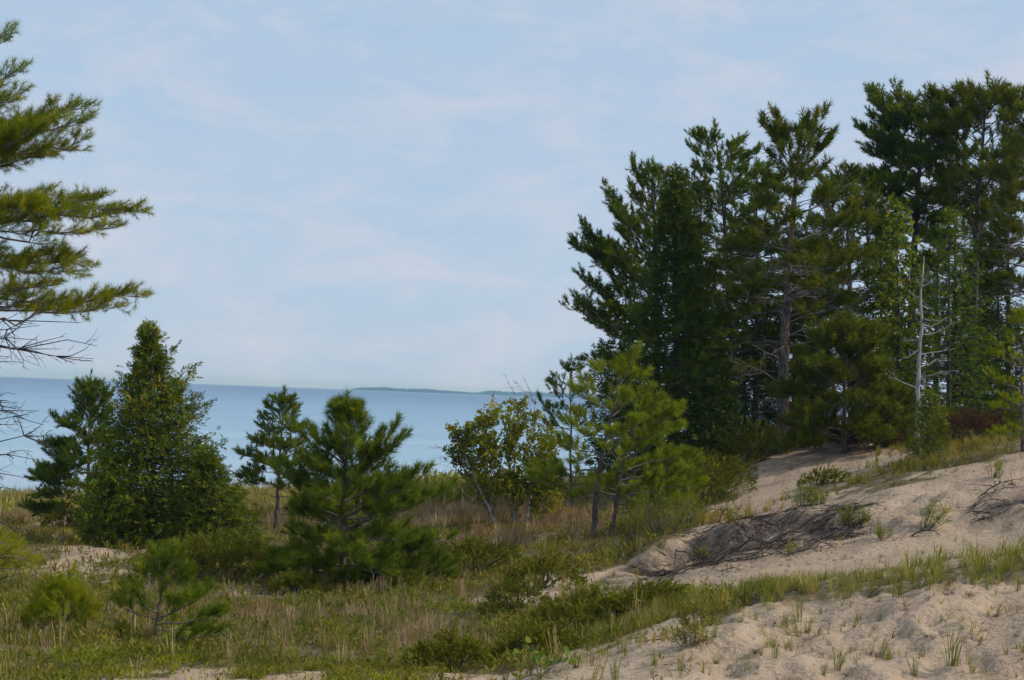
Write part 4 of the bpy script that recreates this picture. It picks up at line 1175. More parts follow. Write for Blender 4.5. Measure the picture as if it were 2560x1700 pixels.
pine('red_pine', 'bushy young red pine below the grove on the sand edge', 'red', 2110, 58.5, [(2112, 950), (2116, 815)],
     [(0, 165, 150), (0.2, 165, 160), (0.45, 130, 130), (0.7, 85, 85), (0.88, 45, 45), (1, 8, 8)], 0.02, 70, 'red_pine_old', 42, r=0.08, elev=(5, 55), bare=0.3, size=0.27, group=GROVE, jit=0.14)
cedar('black_spruce', 'dark narrow spruce near the right edge', 2495, 67, [(2496, 800), (2494, 575)],
      [(0, 90, 90), (0.3, 85, 85), (0.6, 60, 60), (0.85, 28, 28), (1, 5, 5)], 150, 'cedar_dark', 43, r=0.09, size=0.2, dens=1.0, brown=0.0, group=GROVE, tpl=ST, droop=0.3, tipup=0.1)
pine('white_pine', 'small yellow-green white pine at the right edge above the sand', 'white', 2556, 51, [(2556, 950), (2562, 790)],
     [(0, 90, 90), (0.25, 95, 95), (0.5, 80, 80), (0.75, 50, 50), (1, 8, 8)], 0.1, 34, 'yellow_pine', 44, r=0.06, elev=(-5, 45), size=0.2, ndead=6, tintb=-0.15)
for i, (bx, D, ty, w, where) in enumerate(((1785, 65, 860, 75, 'beside the dark cedar'), (1885, 68, 820, 80, 'left of the thick red pine trunk'), (2030, 66, 850, 80, 'right of the thick red pine trunk'), (2225, 66, 840, 80, 'left of the dead tree'),
                                          (2440, 63, 830, 80, 'between the larch and the spruce'), (2540, 64, 800, 85, 'at the right edge behind the yellow-green pine'))):
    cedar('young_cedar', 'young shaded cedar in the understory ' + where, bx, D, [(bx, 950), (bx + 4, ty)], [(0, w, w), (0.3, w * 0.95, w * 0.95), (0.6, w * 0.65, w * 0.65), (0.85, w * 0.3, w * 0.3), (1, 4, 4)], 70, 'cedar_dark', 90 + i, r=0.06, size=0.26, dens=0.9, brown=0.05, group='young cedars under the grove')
# darker trees deeper in the grove
for i, (bx, tx, ty, D, w, kd) in enumerate(((1560, 1568, 640, 72, 90, 'c'), (1755, 1752, 480, 74, 105, 'c'), (1985, 1990, 560, 74, 110, 'c'), (2050, 2055, 620, 73, 95, 'p'), (2205, 2200, 560, 75, 100, 'c'),
                                            (2340, 2345, 600, 76, 95, 'p'), (2440, 2440, 640, 74, 90, 'c'), (2385, 2390, 430, 76, 125, 'p'), (2520, 2520, 400, 75, 135, 'p'), (1860, 1862, 620, 75, 110, 'c'))):
    where = ('behind the leftmost white pine', 'behind the dark cedar', 'behind the open red pine', 'right of the open red pine trunk', 'left of the dead tree', 'behind the larch', 'behind the round-headed pine',
             'between the table-crowned pine and the round-headed pine', 'just left of the right-edge pine', 'left of the thick red pine trunk')[i]
    if kd == 'c':
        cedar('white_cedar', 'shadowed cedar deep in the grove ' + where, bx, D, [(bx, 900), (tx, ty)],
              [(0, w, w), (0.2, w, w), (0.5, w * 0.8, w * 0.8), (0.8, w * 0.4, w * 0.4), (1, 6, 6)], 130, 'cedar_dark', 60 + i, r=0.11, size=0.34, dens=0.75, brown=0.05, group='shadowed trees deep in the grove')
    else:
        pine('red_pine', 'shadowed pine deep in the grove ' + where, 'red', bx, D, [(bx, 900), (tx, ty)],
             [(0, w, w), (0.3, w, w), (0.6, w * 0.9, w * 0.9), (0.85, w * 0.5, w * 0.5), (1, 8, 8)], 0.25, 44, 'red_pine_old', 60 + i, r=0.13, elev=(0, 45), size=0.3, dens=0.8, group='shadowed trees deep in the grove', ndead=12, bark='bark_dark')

def dead_tree():
    rng = np.random.default_rng(77)
    D = 55.0
    base = G(2296, D)
    root = thing('dead_tree', 'bleached leafless dead tree standing at the edge of the sand', 'tree', base)
    path = trunk_path([(2297, 960), (2303, 780), (2310, 640)], D, base, 18)
    path[1:-1] += rng.normal(0, 0.02, (16, 3)) * [1, 1, 0]
    tb = Tubes(); tb.add(path, 0.085 * np.linspace(1, 0.1, 18) ** 0.8, 8)
    link('trunk', tb.mesh('trunk', base), M['dead_wood'], root)
    for t, tx, ty, dy, a in ((0.40, 2398, 928, -0.3, 0.12), (0.37, 2222, 926, -0.2, -0.25), (0.52, 2390, 870, 0.2, 0.0), (0.62, 2375, 812, 0.3, -0.2), (0.70, 2362, 800, -0.3, -0.15), (0.66, 2370, 790, 0.1, -0.25), (0.76, 2330, 770, 0.2, -0.2), (0.60, 2250, 850, 0.2, -0.1),
                             (0.8, 2270, 730, 0.1, -0.2), (0.85, 2340, 690, -0.1, -0.2), (0.30, 2345, 985, -0.2, 0.1), (0.55, 2240, 900, -0.3, -0.2), (0.46, 2375, 900, 0.3, 0.1), (0.22, 2350, 1010, 0.1, 0.0)):
        tb = Tubes()
        dead_limb(along(path, t), P(tx, ty, D + dy), rng, tb, 0.020, 4, a, 1)
        link('dead_branch', tb.mesh('dead_branch', base), M['dead_wood'], root)
dead_tree()

# ------------------------------------------------------------------ shrubs
cedar('cedar_shrub', 'small bright cedar bush at the foot of the dead tree', 2318, 54, [(2320, 1040), (2322, 985)], [(0, 45, 45), (0.3, 55, 48), (0.6, 42, 40), (1, 8, 8)], 70, 'cedar', 50, r=0.03, size=0.17, dens=1.1, brown=0.1, cat='shrub')
JG = 'low juniper mounds'
for i, (bx, D, w, h, n, lab, mt) in enumerate((
        (520, 46, 345, 92, 1500, 'broad low juniper mound between the sapling and the centre pine', 'juniper'),
        (1770, 55, 220, 95, 620, 'grey-green juniper mound at the foot of the grove, left of the upper sand', 'juniper'),
        (1700, 58, 200, 90, 420, 'dark juniper under the dark cedar', 'juniper'),
        (1870, 60.5, 190, 90, 420, 'juniper in the shade left of the upper sand crest', 'juniper'),
        (2010, 61.5, 180, 70, 340, 'shaded juniper under the open red pine', 'juniper'),
        (2195, 58.5, 150, 60, 330, 'bronzed juniper left of the dead tree', 'juniper_red'),
        (2420, 57, 200, 80, 460, 'rust-tinged juniper between the dead tree and the right edge', 'juniper_red'),
        (2180, 60, 110, 70, 260, 'green juniper behind the bronzed juniper', 'juniper'),
        (2330, 60, 160, 90, 330, 'green juniper behind the dead tree', 'juniper'),
        (2520, 58, 160, 80, 330, 'green juniper behind the yellow-green pine at the right edge', 'juniper'),
        (2060, 52.5, 110, 26, 160, 'small dark creeping juniper on the sand below the dead tree', 'juniper'),
        (1185, 46.5, 230, 70, 480, 'juniper mound right of the centre pine', 'juniper'),
        (1360, 42, 170, 70, 380, 'olive juniper in the hollow before the leaning pine', 'juniper'),
        (1290, 38, 150, 85, 300, 'upright olive juniper above the dark sand hollow', 'juniper'),
        (1440, 34.5, 250, 90, 620, 'wide olive juniper sprawl left of the near sand ridge', 'juniper'),
        (1600, 34.2, 200, 60, 420, 'low olive juniper running up behind the near sand ridge', 'juniper'),
        (1330, 31, 200, 70, 460, 'yellowish juniper in the lower middle foreground', 'juniper'),
        (1120, 30, 180, 60, 380, 'yellowish juniper by the bluestem in the lower middle foreground', 'juniper'),
        (165, 62, 110, 42, 240, 'dark juniper on the sandy path left of the broad cedar', 'juniper'),
        (140, 84, 80, 34, 160, 'far dark juniper by the beach', 'juniper'),
        (1130, 75, 120, 40, 200, 'dark juniper behind the pinkish grass', 'juniper'),
        (740, 42.5, 110, 40, 220, 'dark juniper at the left foot of the centre pine', 'juniper'),
        (1000, 43, 150, 40, 260, 'dark juniper at the right foot of the centre pine', 'juniper'))):
    mt = 'juniper_olive' if mt == 'juniper' and D < 43 else mt
    juniper('juniper', lab, bx, D, w, h, n, mt, 200 + i, group=JG, size=0.22 if D > 40 else 0.19)
WG = 'wiry dune willows'
for i, (bx, D, w, h, n, lab, mt, per) in enumerate((
        (1655, 47.5, 170, 150, 44, 'tall wiry willow at the left end of the middle dune crest', 'willow', 6),
        (1590, 48.5, 120, 110, 26, 'shorter willow left of the tall willow', 'willow', 5),
        (1720, 49.5, 110, 110, 24, 'willow behind the bare twig on the dune crest', 'willow', 5),
        (2010, 47.6, 70, 55, 22, 'bright willow tuft on the middle dune crest', 'willow', 6),
        (2045, 48.2, 70, 40, 18, 'second willow tuft on the middle dune crest', 'willow', 5),
        (2135, 45.6, 80, 55, 22, 'willow sprouting from the eroded dune lip', 'willow', 6),
        (2315, 43.6, 75, 75, 16, 'leaning willow sprig alone on the sand slope', 'willow', 6),
        (2205, 43.3, 50, 30, 10, 'tiny willow sprig on the sand slope', 'willow', 5),
        (1975, 43.5, 30, 25, 6, 'single willow shoot low on the sand slope', 'willow', 4),
        (1760, 46.3, 40, 28, 8, 'yellowing sprig on the eroded dune lip', 'willow', 4),
        (1850, 46.5, 60, 32, 8, 'second yellowing sprig on the eroded dune lip', 'willow', 4),
        (2480, 47.5, 60, 45, 10, 'small willow near the right edge of the sand', 'willow', 5),
        (1745, 29.5, 130, 65, 26, 'leafy green clump on the near sand slope', 'forb', 5),
        (1580, 31.3, 110, 36, 24, 'spreading leafy clump at the crest of the near sand slope', 'willow', 5),
        (1720, 28.2, 110, 40, 18, 'lower leafy clump on the near sand slope', 'forb', 5),
        (1450, 38.5, 90, 60, 14, 'olive willow above the olive juniper sprawl', 'willow', 5),
        (1540, 38.5, 80, 55, 12, 'sparse willow in the hollow before the eroded dune', 'willow', 4),
        (1650, 36.5, 70, 60, 10, 'sparse willow behind the near sand ridge', 'willow', 4),
        (230, 37.5, 70, 70, 16, 'upright leafy herb beside the yellow-green seedling', 'forb', 5),
        (120, 39, 90, 60, 16, 'leafy herb clump at far left behind the seedling', 'forb', 5),
        (500, 40, 50, 45, 10, 'grey-green herb in front of the broad juniper', 'forb', 5),
        (1290, 30.5, 90, 110, 8, 'tall thin-stemmed herb in the lower middle foreground', 'willow', 4))):
    willow('willow_shrub' if mt == 'willow' else 'herb_clump', lab, bx, D, w, h, n, mt, 300 + i, group=WG if mt == 'willow' else 'leafy herb clumps', size=0.15 if D > 40 else 0.13, per=per, cat='shrub' if mt == 'willow' else 'plant',
           lean=0.35 if 'leaning' in lab else 0.0, leaves_from=0.5 if h > 90 else 0.3)
# broad-leaved poplar sprout at the bottom edge
def sprout():
    rng = np.random.default_rng(55)
    base = G(1350, 27.6)
    root = thing('poplar_sprout', 'round-leaved poplar sprout at the bottom edge of the picture', 'plant', base)
    tb = Tubes(); tips = []
    for i in range(9):
        e = base + np.array([rng.uniform(-0.34, 0.34), rng.uniform(-0.2, 0.2), rng.uniform(0.15, 0.48)])
        tb.add(bez(base, (base + e) / 2 + [0, 0, 0.05], e, 5), np.linspace(0.006, 0.003, 5), 4)
        tips.append(e)
    link('stem', tb.mesh('stem', base), M['twig'], root)
    k = 0
    th = np.linspace(0, 2 * math.pi, 9)[:-1]
    rad = np.array([1.15, 0.95, 0.85, 0.9, 0.75, 0.9, 0.85, 0.95])
    for i in range(34):
        c = tips[i % 9] + rng.normal(0, 0.07, 3)
        fr = frames(nrm(np.array([[rng.normal(0, 0.6), -0.5 + rng.normal(0, 0.5), 0.8]])), rng)[0]
        s = rng.uniform(0.03, 0.055)
        v = np.concatenate([[[0, 0, -0.12]], np.stack([rad * np.cos(th), rad * np.sin(th), 0.05 * np.cos(2 * th)], -1)]) * s
        v = v @ fr.T + c
        t = np.array([(0, 1 + a, 1 + (a + 1) % 8) for a in range(8)])
        link('leaf', mesh_from('leaf', v - base, t, tint=np.full(9, rng.uniform(0.1, 0.7))), M['sapling_leaf'], root)
sprout()

# dead twigs and roots on the dunes
def twig(name, label, a, b, D, hump, seed, forks=3, r=0.014, sub=1, mat='root'):
    rng = np.random.default_rng(seed)
    p0, p1 = G(*a), G(*b)
    base = p0.copy()
    tb = Tubes()
    mid = (p0 + p1) / 2 + UP * hump
    pts = wobble(bez(p0 - UP * 0.03, mid, p1, 8), 0.02, rng)
    tb.add(pts, np.linspace(r, r * 0.35, 8), 5)
    for i in range(forks):
        j = rng.integers(2, 7)
        e = pts[j] + np.array([rng.normal(0, 0.22), rng.normal(0, 0.2), rng.uniform(-0.05, 0.28)])
        tb.add(wobble(bez(pts[j], (pts[j] + e) / 2 + rng.normal(0, 0.05, 3), e, 5), 0.012, rng), np.linspace(r * 0.6, r * 0.2, 5), 4)
    o = link(name, tb.mesh(name, base), M[mat], None, base)
    tag(o, label, 'branch', 'dead branches on the dunes')
for i, (a, b, h, lab, f, r) in enumerate((
        ((1960, 43.0), (2045, 43.2), 0.28, 'thin dead branch arching out of the sand left of centre slope', 2, 0.010),
        ((2030, 43.4), (2090, 43.1), 0.34, 'dead branch arched over the sand below the dune lip', 2, 0.012),
        ((2275, 43.4), (2350, 43.2), 0.26, 'dark crooked dead wood under the leaning willow', 5, 0.020),
        ((2185, 43.2), (2260, 42.8), 0.10, 'dark dead sticks lying on the sand near the tiny willow', 6, 0.014),
        ((1795, 48.2), (1830, 48.0), 0.75, 'bare forked twig on the dune crest beside the tall willow', 6, 0.016),
        ((2075, 46.0), (2135, 44.4), 0.15, 'black root hanging from the dune lip', 5, 0.022),
        ((2140, 45.2), (2180, 43.6), 0.12, 'thin root trailing down the sand from the lip', 3, 0.012),
        ((2460, 46.2), (2545, 46.5), 0.30, 'dark tangled dead branch near the right edge of the sand', 9, 0.018),
        ((2440, 45.6), (2550, 45.8), 0.22, 'lower dark dead branch near the right edge of the sand', 8, 0.016),
        ((1790, 42.6), (1860, 42.4), 0.12, 'knot of dark twigs at the foot of the eroded dune', 9, 0.012),
        ((1690, 46.2), (1760, 45.6), 0.2, 'grey root at the left end of the eroded dune', 6, 0.016),
        ((1180, 36.0), (1262, 32.0), 0.1, 'pale straight dead stick leaning in the middle foreground', 1, 0.010),
        ((1255, 31.0), (1320, 28.4), 0.35, 'pale dead twig slanting above the bottom juniper', 2, 0.010),
        ((1150, 30.0), (1175, 27.8), 0.45, 'thin curved dead twig in the bottom foreground', 2, 0.008),
        ((1610, 40.0), (1640, 37.0), 0.2, 'weathered grey root in the sandy hollow', 5, 0.018))):
    twig('dead_branch', lab, a, b, 0, h, 400 + i, f, r)
tg = np.random.default_rng(9)
def roots_mat():
    """the exposed root mat hanging on the eroded face of the middle dune, and at the right edge"""
    tb = Tubes()
    N0 = 60000
    right = tg.random(N0) < 0.16
    u = np.where(right, tg.uniform(2440, 2700, N0), tg.uniform(1600, 2170, N0))
    D = np.where(right, tg.uniform(43.8, 47.5, N0), tg.uniform(43.2, 47.4, N0))
    x = (u - 1280) / F * D
    A = np.stack([x, D, gz(x, D)], -1)
    lx, ly = proj(A)
    c = np.interp(lx, [1500, 1600, 1700, 1800, 1950, 2080, 2170], [1452, 1436, 1404, 1366, 1330, 1302, 1290])
    band = np.where(lx > 2400, np.exp(-((ly - 1285) / 35) ** 2), np.exp(-((ly - c) / 42) ** 2) * (lx < 2180))
    keep = np.flatnonzero(tg.random(N0) < band * np.clip((fbm(x / 0.9, D / 0.9, 77, 2) - 0.32) * 5, 0.05, 1))[:1500]
    L = tg.uniform(0.12, 0.55, len(keep))
    ang = tg.normal(0, 0.6, len(keep)) + np.where(tg.random(len(keep)) < 0.5, 0, math.pi)
    B = A[keep] + np.stack([np.cos(ang) * L, -np.abs(np.sin(ang)) * L - 0.05, 0 * L], -1)
    B[:, 2] = gz(B[:, 0], B[:, 1]) + tg.uniform(0.0, 0.10, len(keep))
    for a, b0, l in zip(A[keep], B, L):
        m0 = (a + b0) / 2 + tg.normal(0, 0.10 * l, 3) + UP * tg.uniform(0.02, 0.22) * l
        tb.add(wobble(bez(a + UP * 0.01, m0, b0, 5), 0.012, tg), np.linspace(1, 0.4, 5) * tg.uniform(0.003, 0.013), 3)
    o = link('root_mat', tb.mesh('root_mat', np.zeros(3)), M['root'])
    tag(o, 'dark tangle of exposed roots hanging on the eroded dune face', 'roots', kind='stuff')
roots_mat()

# ------------------------------------------------------------------ ground cover
def scatter(n, u0, u1, d0, d1, seed):
    rng = np.random.default_rng(seed)
    D = np.sqrt(rng.uniform(d0 ** 2, d1 ** 2, n))
    u = rng.uniform(u0, u1, n)
    x = (u - 1280) / F * D
    z = gz(x, D)
    px, py = proj(np.stack([x, D, z], -1))
    return rng, x, D, z, px, py
def bump(px, py, cx, cy, rx, ry):
    return np.exp(-((px - cx) / rx) ** 2 - ((py - cy) / ry) ** 2)
def cover(name, label, cat, tpls, mat, pos, scale, tint, rng, tilt=0.12):
    n = len(pos)
    V, T, C = instance(tpls, pos, UP + rng.normal(0, tilt, (n, 3)), scale, np.clip(tint, 0, 1), rng)
    o = link(name, mesh_from(name, V, T, tint=C), M[mat])
    tag(o, label, cat, kind='stuff')

def lay(name, label, cat, n, reg, dens, tpls, mat, h, seed, tint=0.42, tsd=0.2, sandok=0.0, tilt=0.15, sink=0.02):
    rng, x, D, z, px, py = scatter(n, *reg, seed)
    s = sandmask(x, D, z)
    pr = dens(x, D, px, py) * np.where(s, sandok, 1.0)
    k = rng.random(n) < pr
    x, D, z, px, py = x[k], D[k], z[k], px[k], py[k]
    hh = h(D, px, py) if callable(h) else np.full(len(x), h)
    cl = fbm(x / 1.3, D / 1.3, seed + 5, 3)
    cover(name, label, cat, tpls, mat, np.stack([x, D, z - sink], -1), hh * rng.uniform(0.6, 1.3, len(x)) * (0.65 + 0.7 * cl), tint + (cl - 0.5) * 1.2 + rng.normal(0, tsd, len(x)), rng, tilt)

FR = (-450, 3000)
def patchy(x, y, s, sc=1.6, lo=0.42, hi=0.62):
    return np.clip((fbm(x / sc, y / sc, s, 3) - lo) / (hi - lo), 0, 1)
# short mixed dune grass over all vegetated ground
lay('dune_grass', 'short mixed green and straw dune grass over the flat ground', 'grass', 32000, (*FR, 24, 62), lambda x, y, px, py: np.clip(0.35 + 0.65 * patchy(x, y, 5), 0, 1) * np.where(px > 1500, 0.85, 1), GT, 'grass',
    lambda D, px, py: np.full(len(D), 0.19), 500, sandok=0.05)
lay('dune_grass', 'short dune grass on the far ground towards the beach', 'grass', 24000, (*FR, 58, 104), lambda x, y, px, py: np.where(px > 1500, 0.25, 0.8), GF, 'grass', 0.34, 501, tint=0.55, sandok=0.02)
# leafy herbs
lay('low_herbs', 'olive leafy herbs mixed through the dune grass', 'herbs', 34000, (-450, 1900, 24, 58), lambda x, y, px, py: patchy(x, y, 15, 1.1, 0.40, 0.6) * 0.85, FT, 'forb', 0.26, 502, sandok=0.05)
lay('green_herbs', 'green leafy patches across the middle foreground', 'herbs', 19000, (-450, 1800, 26, 50), lambda x, y, px, py: patchy(x, y, 25, 1.2, 0.42, 0.58), FT, 'willow', 0.24, 503, tint=0.3, sandok=0.03)
# yellow-green mat along the bottom edge
lay('bearberry_mat', 'yellow-green leafy mat along the lower left edge', 'herbs', 22000, (-450, 1350, 24, 31.5), lambda x, y, px, py: np.clip((py - 1600) / 45, 0, 1) * np.clip((1250 - px) / 300, 0, 1) * (0.4 + 0.6 * patchy(x, y, 35, 0.8)), FT, 'bearberry', 0.13, 504, tint=0.4, sandok=0.06)
# bluestem: russet and pinkish patches
def blue(x, y, px, py):
    d = (0.55 * bump(px, py, 930, 1570, 120, 55) + 0.6 * bump(px, py, 1090, 1590, 70, 50) + 0.25 * bump(px, py, 700, 1570, 120, 40) + 0.6 * bump(px, py, 1150, 1290, 130, 26) + 0.6 * bump(px, py, 1330, 1305, 220, 20)
         + 0.9 * bump(px, py, 80, 1275, 110, 25) + 0.6 * bump(px, py, 680, 1320, 50, 25) + 0.4 * bump(px, py, 1250, 1350, 200, 30) + 0.45 * bump(px, py, 250, 1580, 250, 50) + 0.4 * bump(px, py, 520, 1540, 200, 40) + 0.4 * bump(px, py, 1050, 1500, 200, 40))
    return np.clip(d, 0, 1) * (0.15 + 0.85 * patchy(x, y, 45, 0.7, 0.44, 0.6))
lay('little_bluestem', 'russet and pinkish bluestem grass in loose patches', 'grass', 52000, (-450, 1750, 26, 72), blue, RD, 'bluestem', lambda D, px, py: np.where(D > 50, 0.40, 0.33), 505, sandok=0.1, tilt=0.1)
# golden beach grass before the water
def gold(x, y, px, py):
    d = np.clip((y - 66) / 8, 0, 1) * np.clip((101 - y) / 6, 0, 1) * np.where(px > 1500, 0.3, 1) * np.where(px < 330, 0.55, 1)
    return d * (0.45 + 0.55 * patchy(x, y, 55, 2.5))
lay('beach_grass', 'tall golden beach grass along the shore', 'grass', 26000, (-450, 2600, 64, 103), gold, RF, 'reed', lambda D, px, py: np.where((px > 900) & (px < 1250), 0.95, 0.72), 506, tilt=0.1, sandok=0.15)
lay('shore_bushes', 'low yellowing leafy growth among the beach grass', 'herbs', 5000, (-450, 1500, 66, 98), lambda x, y, px, py: patchy(x, y, 65, 3.0, 0.46, 0.6), FT, 'willow', lambda D, px, py: np.where((px > 850) & (px < 1300), 1.0, 0.6), 507, tint=0.55)
lay('dry_stalks', 'tall dry stalks standing above the foreground grass', 'grass', 550, (-450, 1700, 26, 46), lambda x, y, px, py: 0.08 + 0.5 * patchy(x, y, 121, 1.2, 0.48, 0.6), RD, 'reed', 0.5, 517, tint=0.4, sandok=0.2, tilt=0.12)
# marram: dense band along the near ridge, at the right, and along the upper dune edge
def marram(x, y, px, py):
    crest = np.interp(px, [1400, 1560, 1700, 1900, 2050, 2200, 2300, 2560, 3000], [1620, 1570, 1530, 1480, 1470, 1465, 1445, 1425, 1390])
    d = np.exp(-((py - crest + 6) / 20) ** 2) * (y < 35.5) * (px > 1350) * np.interp(px, [1400, 1600, 1800, 2000, 2080, 2150, 2220, 2330, 2560], [0.5, 0.9, 1, 1, 0.5, 0.25, 0.5, 1, 1])
    return np.clip(d, 0, 1) * (0.04 + 0.96 * patchy(x, y, 75, 0.5, 0.46, 0.6)) * np.where(px > 2200, 0.38, 0.62)
lay('marram_band', 'dense green marram grass along the crest of the near sand ridge', 'grass', 15000, (1300, 3000, 28, 36), marram, MT, 'marram', lambda D, px, py: np.where(px > 2250, 0.46, 0.34), 508, tint=0.58, sandok=1.0)
def ledge(x, y, px, py):
    c1 = np.interp(px, [1650, 1800, 1900, 2050, 2200, 2400, 2560, 2900], [1330, 1300, 1275, 1230, 1195, 1140, 1100, 1060])
    d = np.exp(-((py - c1) / 11) ** 2) * (y > 45.0) * (y < 60) * (px > 1650)
    d2 = 0.45 * bump(px, py, 2400, 1120, 110, 20) + 0.7 * bump(px, py, 2270, 1150, 90, 24) + 0.5 * bump(px, py, 1750, 1240, 60, 20)
    return np.clip(d * 0.38 + d2 * 0.5, 0, 1) * (0.08 + 0.92 * patchy(x, y, 85, 0.7, 0.44, 0.6))
lay('ledge_grass', 'green and rusty grass fringe along the upper dune edge', 'grass', 16000, (1550, 3000, 45, 60), ledge, GT + MT, 'grass', 0.34, 509, tint=0.5, sandok=1.0)
lay('rusty_herbs', 'small rusty red leaves along the dune crests', 'herbs', 14000, (1200, 2700, 40, 60), lambda x, y, px, py: np.clip(0.35 * ledge(x, y, px, py + 8) * patchy(x, y, 95, 0.8, 0.5, 0.62) + 0.5 * bump(px, py, 1520, 1380, 140, 22) * patchy(x, y, 96, 0.6) + 0.5 * bump(px, py, 1870, 1300, 90, 14), 0, 1), FT, 'rust', 0.15, 510, tint=0.4, sandok=1.0)
lay('red_herbs', 'scattered reddish leaves in the left dune flat', 'herbs', 5000, (-200, 1500, 26, 60), lambda x, y, px, py: 0.25 * patchy(x, y, 97, 0.8, 0.55, 0.65), FT, 'rust', 0.13, 511, tint=0.4, sandok=0.3)
# plants thinly spread over the left sand
lay('sand_herbs', 'thin leafy herbs spread over the left sand', 'herbs', 6000, (-200, 800, 38, 66), lambda x, y, px, py: np.where(sandmask(x, y, gz(x, y)), 0.15 + 0.7 * patchy(x, y, 61, 0.6, 0.45, 0.6), 0.0), FT, 'forb', 0.34, 512, sandok=1.0)
lay('sand_sprouts', 'thin scattered grass sprouts on the near sand slope', 'grass', 2600, (1350, 3000, 24, 33), lambda x, y, px, py: np.where(sandmask(x, y, gz(x, y)), 0.05 + 0.5 * patchy(x, y, 115, 0.7, 0.48, 0.62), 0.0), MT, 'marram', 0.22, 516, tint=0.5, sandok=1.0, tilt=0.3)
# dry litter and twigs on the sand
lay('sand_litter', 'dry litter and dead leaf bits strewn over the sand', 'litter', 15000, (1150, 3000, 24, 58), lambda x, y, px, py: np.where(sandmask(x, y, gz(x, y)), 0.06 + 0.9 * patchy(x, y, 105, 0.9, 0.52, 0.66), 0.0), GF, 'litter', 0.10, 513, tint=0.35, sandok=1.0, tilt=1.2)
# shaded needle litter and low growth under the grove
lay('grove_undergrowth', 'dark undergrowth on the ground beneath the grove', 'herbs', 9000, (1480, 3000, 56, 84), lambda x, y, px, py: np.where((py < 1240) & (px > 1500), 0.8, 0.0), GF + FT[:1], 'forb', 0.34, 514, tint=0.2)

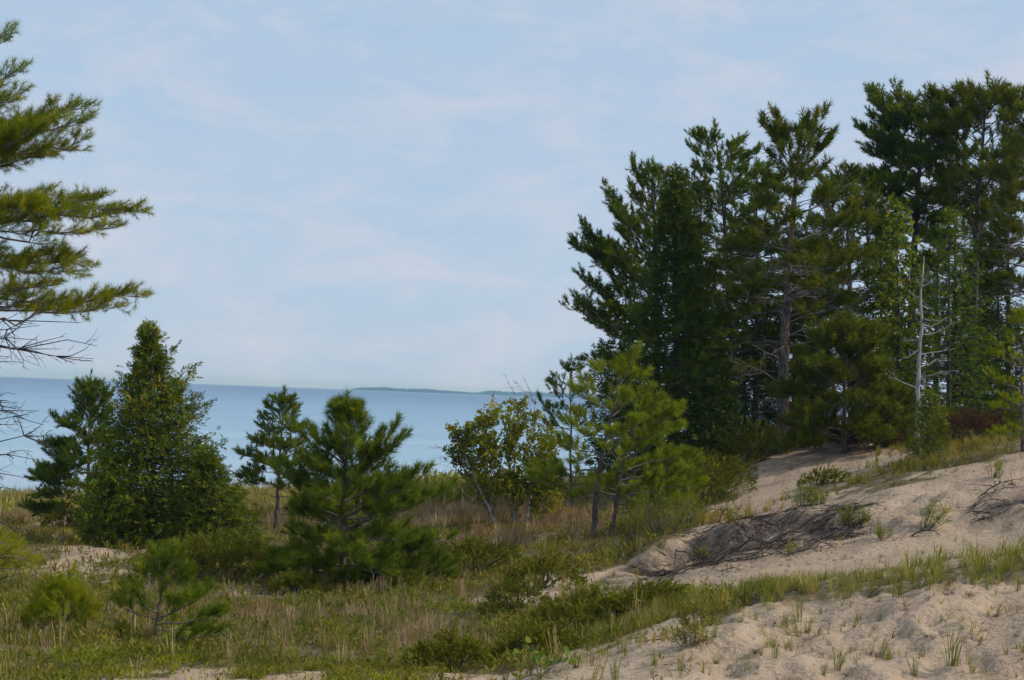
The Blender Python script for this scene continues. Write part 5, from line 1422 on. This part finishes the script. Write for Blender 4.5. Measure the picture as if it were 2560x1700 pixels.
# ------------------------------------------------------------------ separate marram tufts on the near sand
def marram_tufts():
    rng = np.random.default_rng(21)
    meshes = []
    for i in range(6):
        v, t = grass_tpl(700 + i, 20, 0.6, 0.010, 0.10, 0.5)
        meshes.append(mesh_from('marram_blades', v, t, tint=np.repeat(rng.random(len(v) // 5) * 0.6 + 0.1, 5)))
        meshes[-1].materials.append(M['marram'])
    dv, dt_ = grass_tpl(750, 26, 0.9, 0.012, 0.16, 0.9)
    dead = mesh_from('dead_blades', dv, dt_, tint=np.repeat(rng.random(26), 5)); dead.materials.append(M['litter'])
    spots = [(1790, 28.6), (1840, 29.5), (1885, 30.3), (1930, 28.3), (1990, 29.6), (2020, 28.8), (2050, 30.4), (2075, 27.6), (2130, 31.0), (2145, 29.4), (2200, 30.0), (2200, 28.9), (2245, 29.9), (2260, 28.8), (2290, 31.2), (2330, 31.0), (2375, 31.3), (2345, 30.4),
             (2100, 26.9), (2135, 27.5), (2060, 26.6), (1945, 27.3), (1860, 27.0), (1800, 27.4), (1700, 27.0), (1640, 27.6), (1690, 28.8), (1655, 30.0), (1605, 29.4), (2305, 27.2), (2290, 26.6), (2205, 27.6), (2420, 30.6), (2500, 30.4), (2540, 29.8), (2490, 28.9),
             (1960, 31.2), (1870, 31.6), (2000, 31.4), (2080, 31.5), (2160, 31.8), (1770, 30.4), (1820, 31.0), (1560, 28.6), (1500, 28.8), (1440, 27.9), (1530, 27.2), (2350, 28.2), (2440, 27.4), (2380, 26.6)]
    for px, D in spots:
        p = G(px + rng.normal(0, 6), D + rng.normal(0, 0.1))
        e = thing('marram_tuft', ('small green marram tuft at the foot of the near sand, by the bottom edge' if D < 28 else 'green marram tuft on the near sand just under the dense marram band' if D > 30.2 else 'green marram tuft beside the leafy clumps on the left of the near sand' if px < 1900 else 'green marram tuft halfway up the middle of the near sand slope'), 'grass tuft', p - UP * 0.01, 'marram tufts on the near sand')
        o = link('blades', meshes[rng.integers(0, 6)], None, e)
        s = 0.2 + 0.6 * rng.random() ** 1.6
        o.scale = (s, s, s); o.rotation_euler = (rng.normal(0, 0.1), rng.normal(0, 0.1), rng.uniform(0, 6.28))
        if rng.random() < 0.45:
            d = link('dead_blades', dead, None, e)
            s2 = rng.uniform(0.12, 0.24)
            d.scale = (s2, s2, s2 * 0.7); d.rotation_euler = (0, 0, rng.uniform(0, 6.28))
    for i, (px, D, s, lab) in enumerate(((2120, 26.8, 0.30, 'brown dead grass clump at the bottom, below the green tufts'), (2380, 29.9, 0.26, 'brown dead grass clump right of centre on the near sand'), (2400, 29.4, 0.24, 'trailing dead grass clump on the near sand slope'),
                                         (2230, 28.4, 0.24, 'dark dead grass clump among the near tufts'), (2510, 30.2, 0.24, 'dead grass clump near the right edge'), (1990, 26.4, 0.3, 'dead grass clump at the bottom edge, left of the brown one'), (2330, 27.9, 0.16, 'small dead grass clump low on the right'), (2180, 27.4, 0.32, 'wide brown dead grass mat right of the bottom clump'), (1900, 27.9, 0.2, 'pale dead grass clump left on the near sand'), (2460, 28.3, 0.22, 'dead grass clump low near the right corner'))):
        p = G(px, D)
        e = thing('dead_grass_clump', lab, 'grass tuft', p - UP * 0.01, 'dead grass clumps on the near sand')
        for k in range(3):
            d = link('dead_blades', dead, None, e)
            d.location = (rng.normal(0, 0.10), rng.normal(0, 0.08), -0.02)
            d.scale = (s, s, s * 0.5); d.rotation_euler = (rng.normal(0, 0.2), 0, rng.uniform(0, 6.28))
marram_tufts()

# driftwood log on the far beach
def driftwood():
    a, b = P(112, 1236, 104), P(150, 1238, 104)
    for p in (a, b):
        p[2] = float(gz(p[0], p[1])) + 0.12
    tb = Tubes(); n = 8
    pts = np.linspace(a, b, n) + np.random.default_rng(3).normal(0, 0.03, (n, 3))
    tb.add(pts, np.array([0.06, 0.13, 0.15, 0.14, 0.15, 0.12, 0.10, 0.03]), 8)
    tb.add(np.stack([pts[5], pts[5] + [0.15, 0.1, 0.2], pts[5] + [0.3, 0.1, 0.3]]), [0.05, 0.035, 0.015], 6)
    tag(link('driftwood_log', tb.mesh('driftwood_log', a), M['bark_dark'], None, a), 'dark driftwood log lying on the far beach at left', 'log')
driftwood()

# ------------------------------------------------------------------ the air over the lake
def haze():
    x, y0, y1, z0, z1 = 7600, -200, 9900, -8.0, 24.5
    v = [(sx * x, yy, zz_) for zz_ in (z0, z1) for yy in (y0, y1) for sx in (-1, 1)]
    f = [(0, 2, 3, 1), (4, 5, 7, 6), (0, 1, 5, 4), (2, 6, 7, 3), (0, 4, 6, 2), (1, 3, 7, 5)]
    me = mesh_from('haze', v, f)
    m, nt, out = new_mat('lake_haze')
    pv = nt.nodes.new('ShaderNodeVolumePrincipled')
    pv.inputs['Color'].default_value = (0.36, 0.66, 1.0, 1)
    pv.inputs['Absorption Color'].default_value = (0.55, 0.82, 1, 1)
    pv.inputs['Density'].default_value = 1.25e-4
    pv.inputs['Anisotropy'].default_value = 0.2
    nt.links.new(pv.outputs[0], out.inputs['Volume'])
    tag(link('haze', me, m), 'thin pale blue summer haze over the lake', 'haze', kind='stuff')
haze()
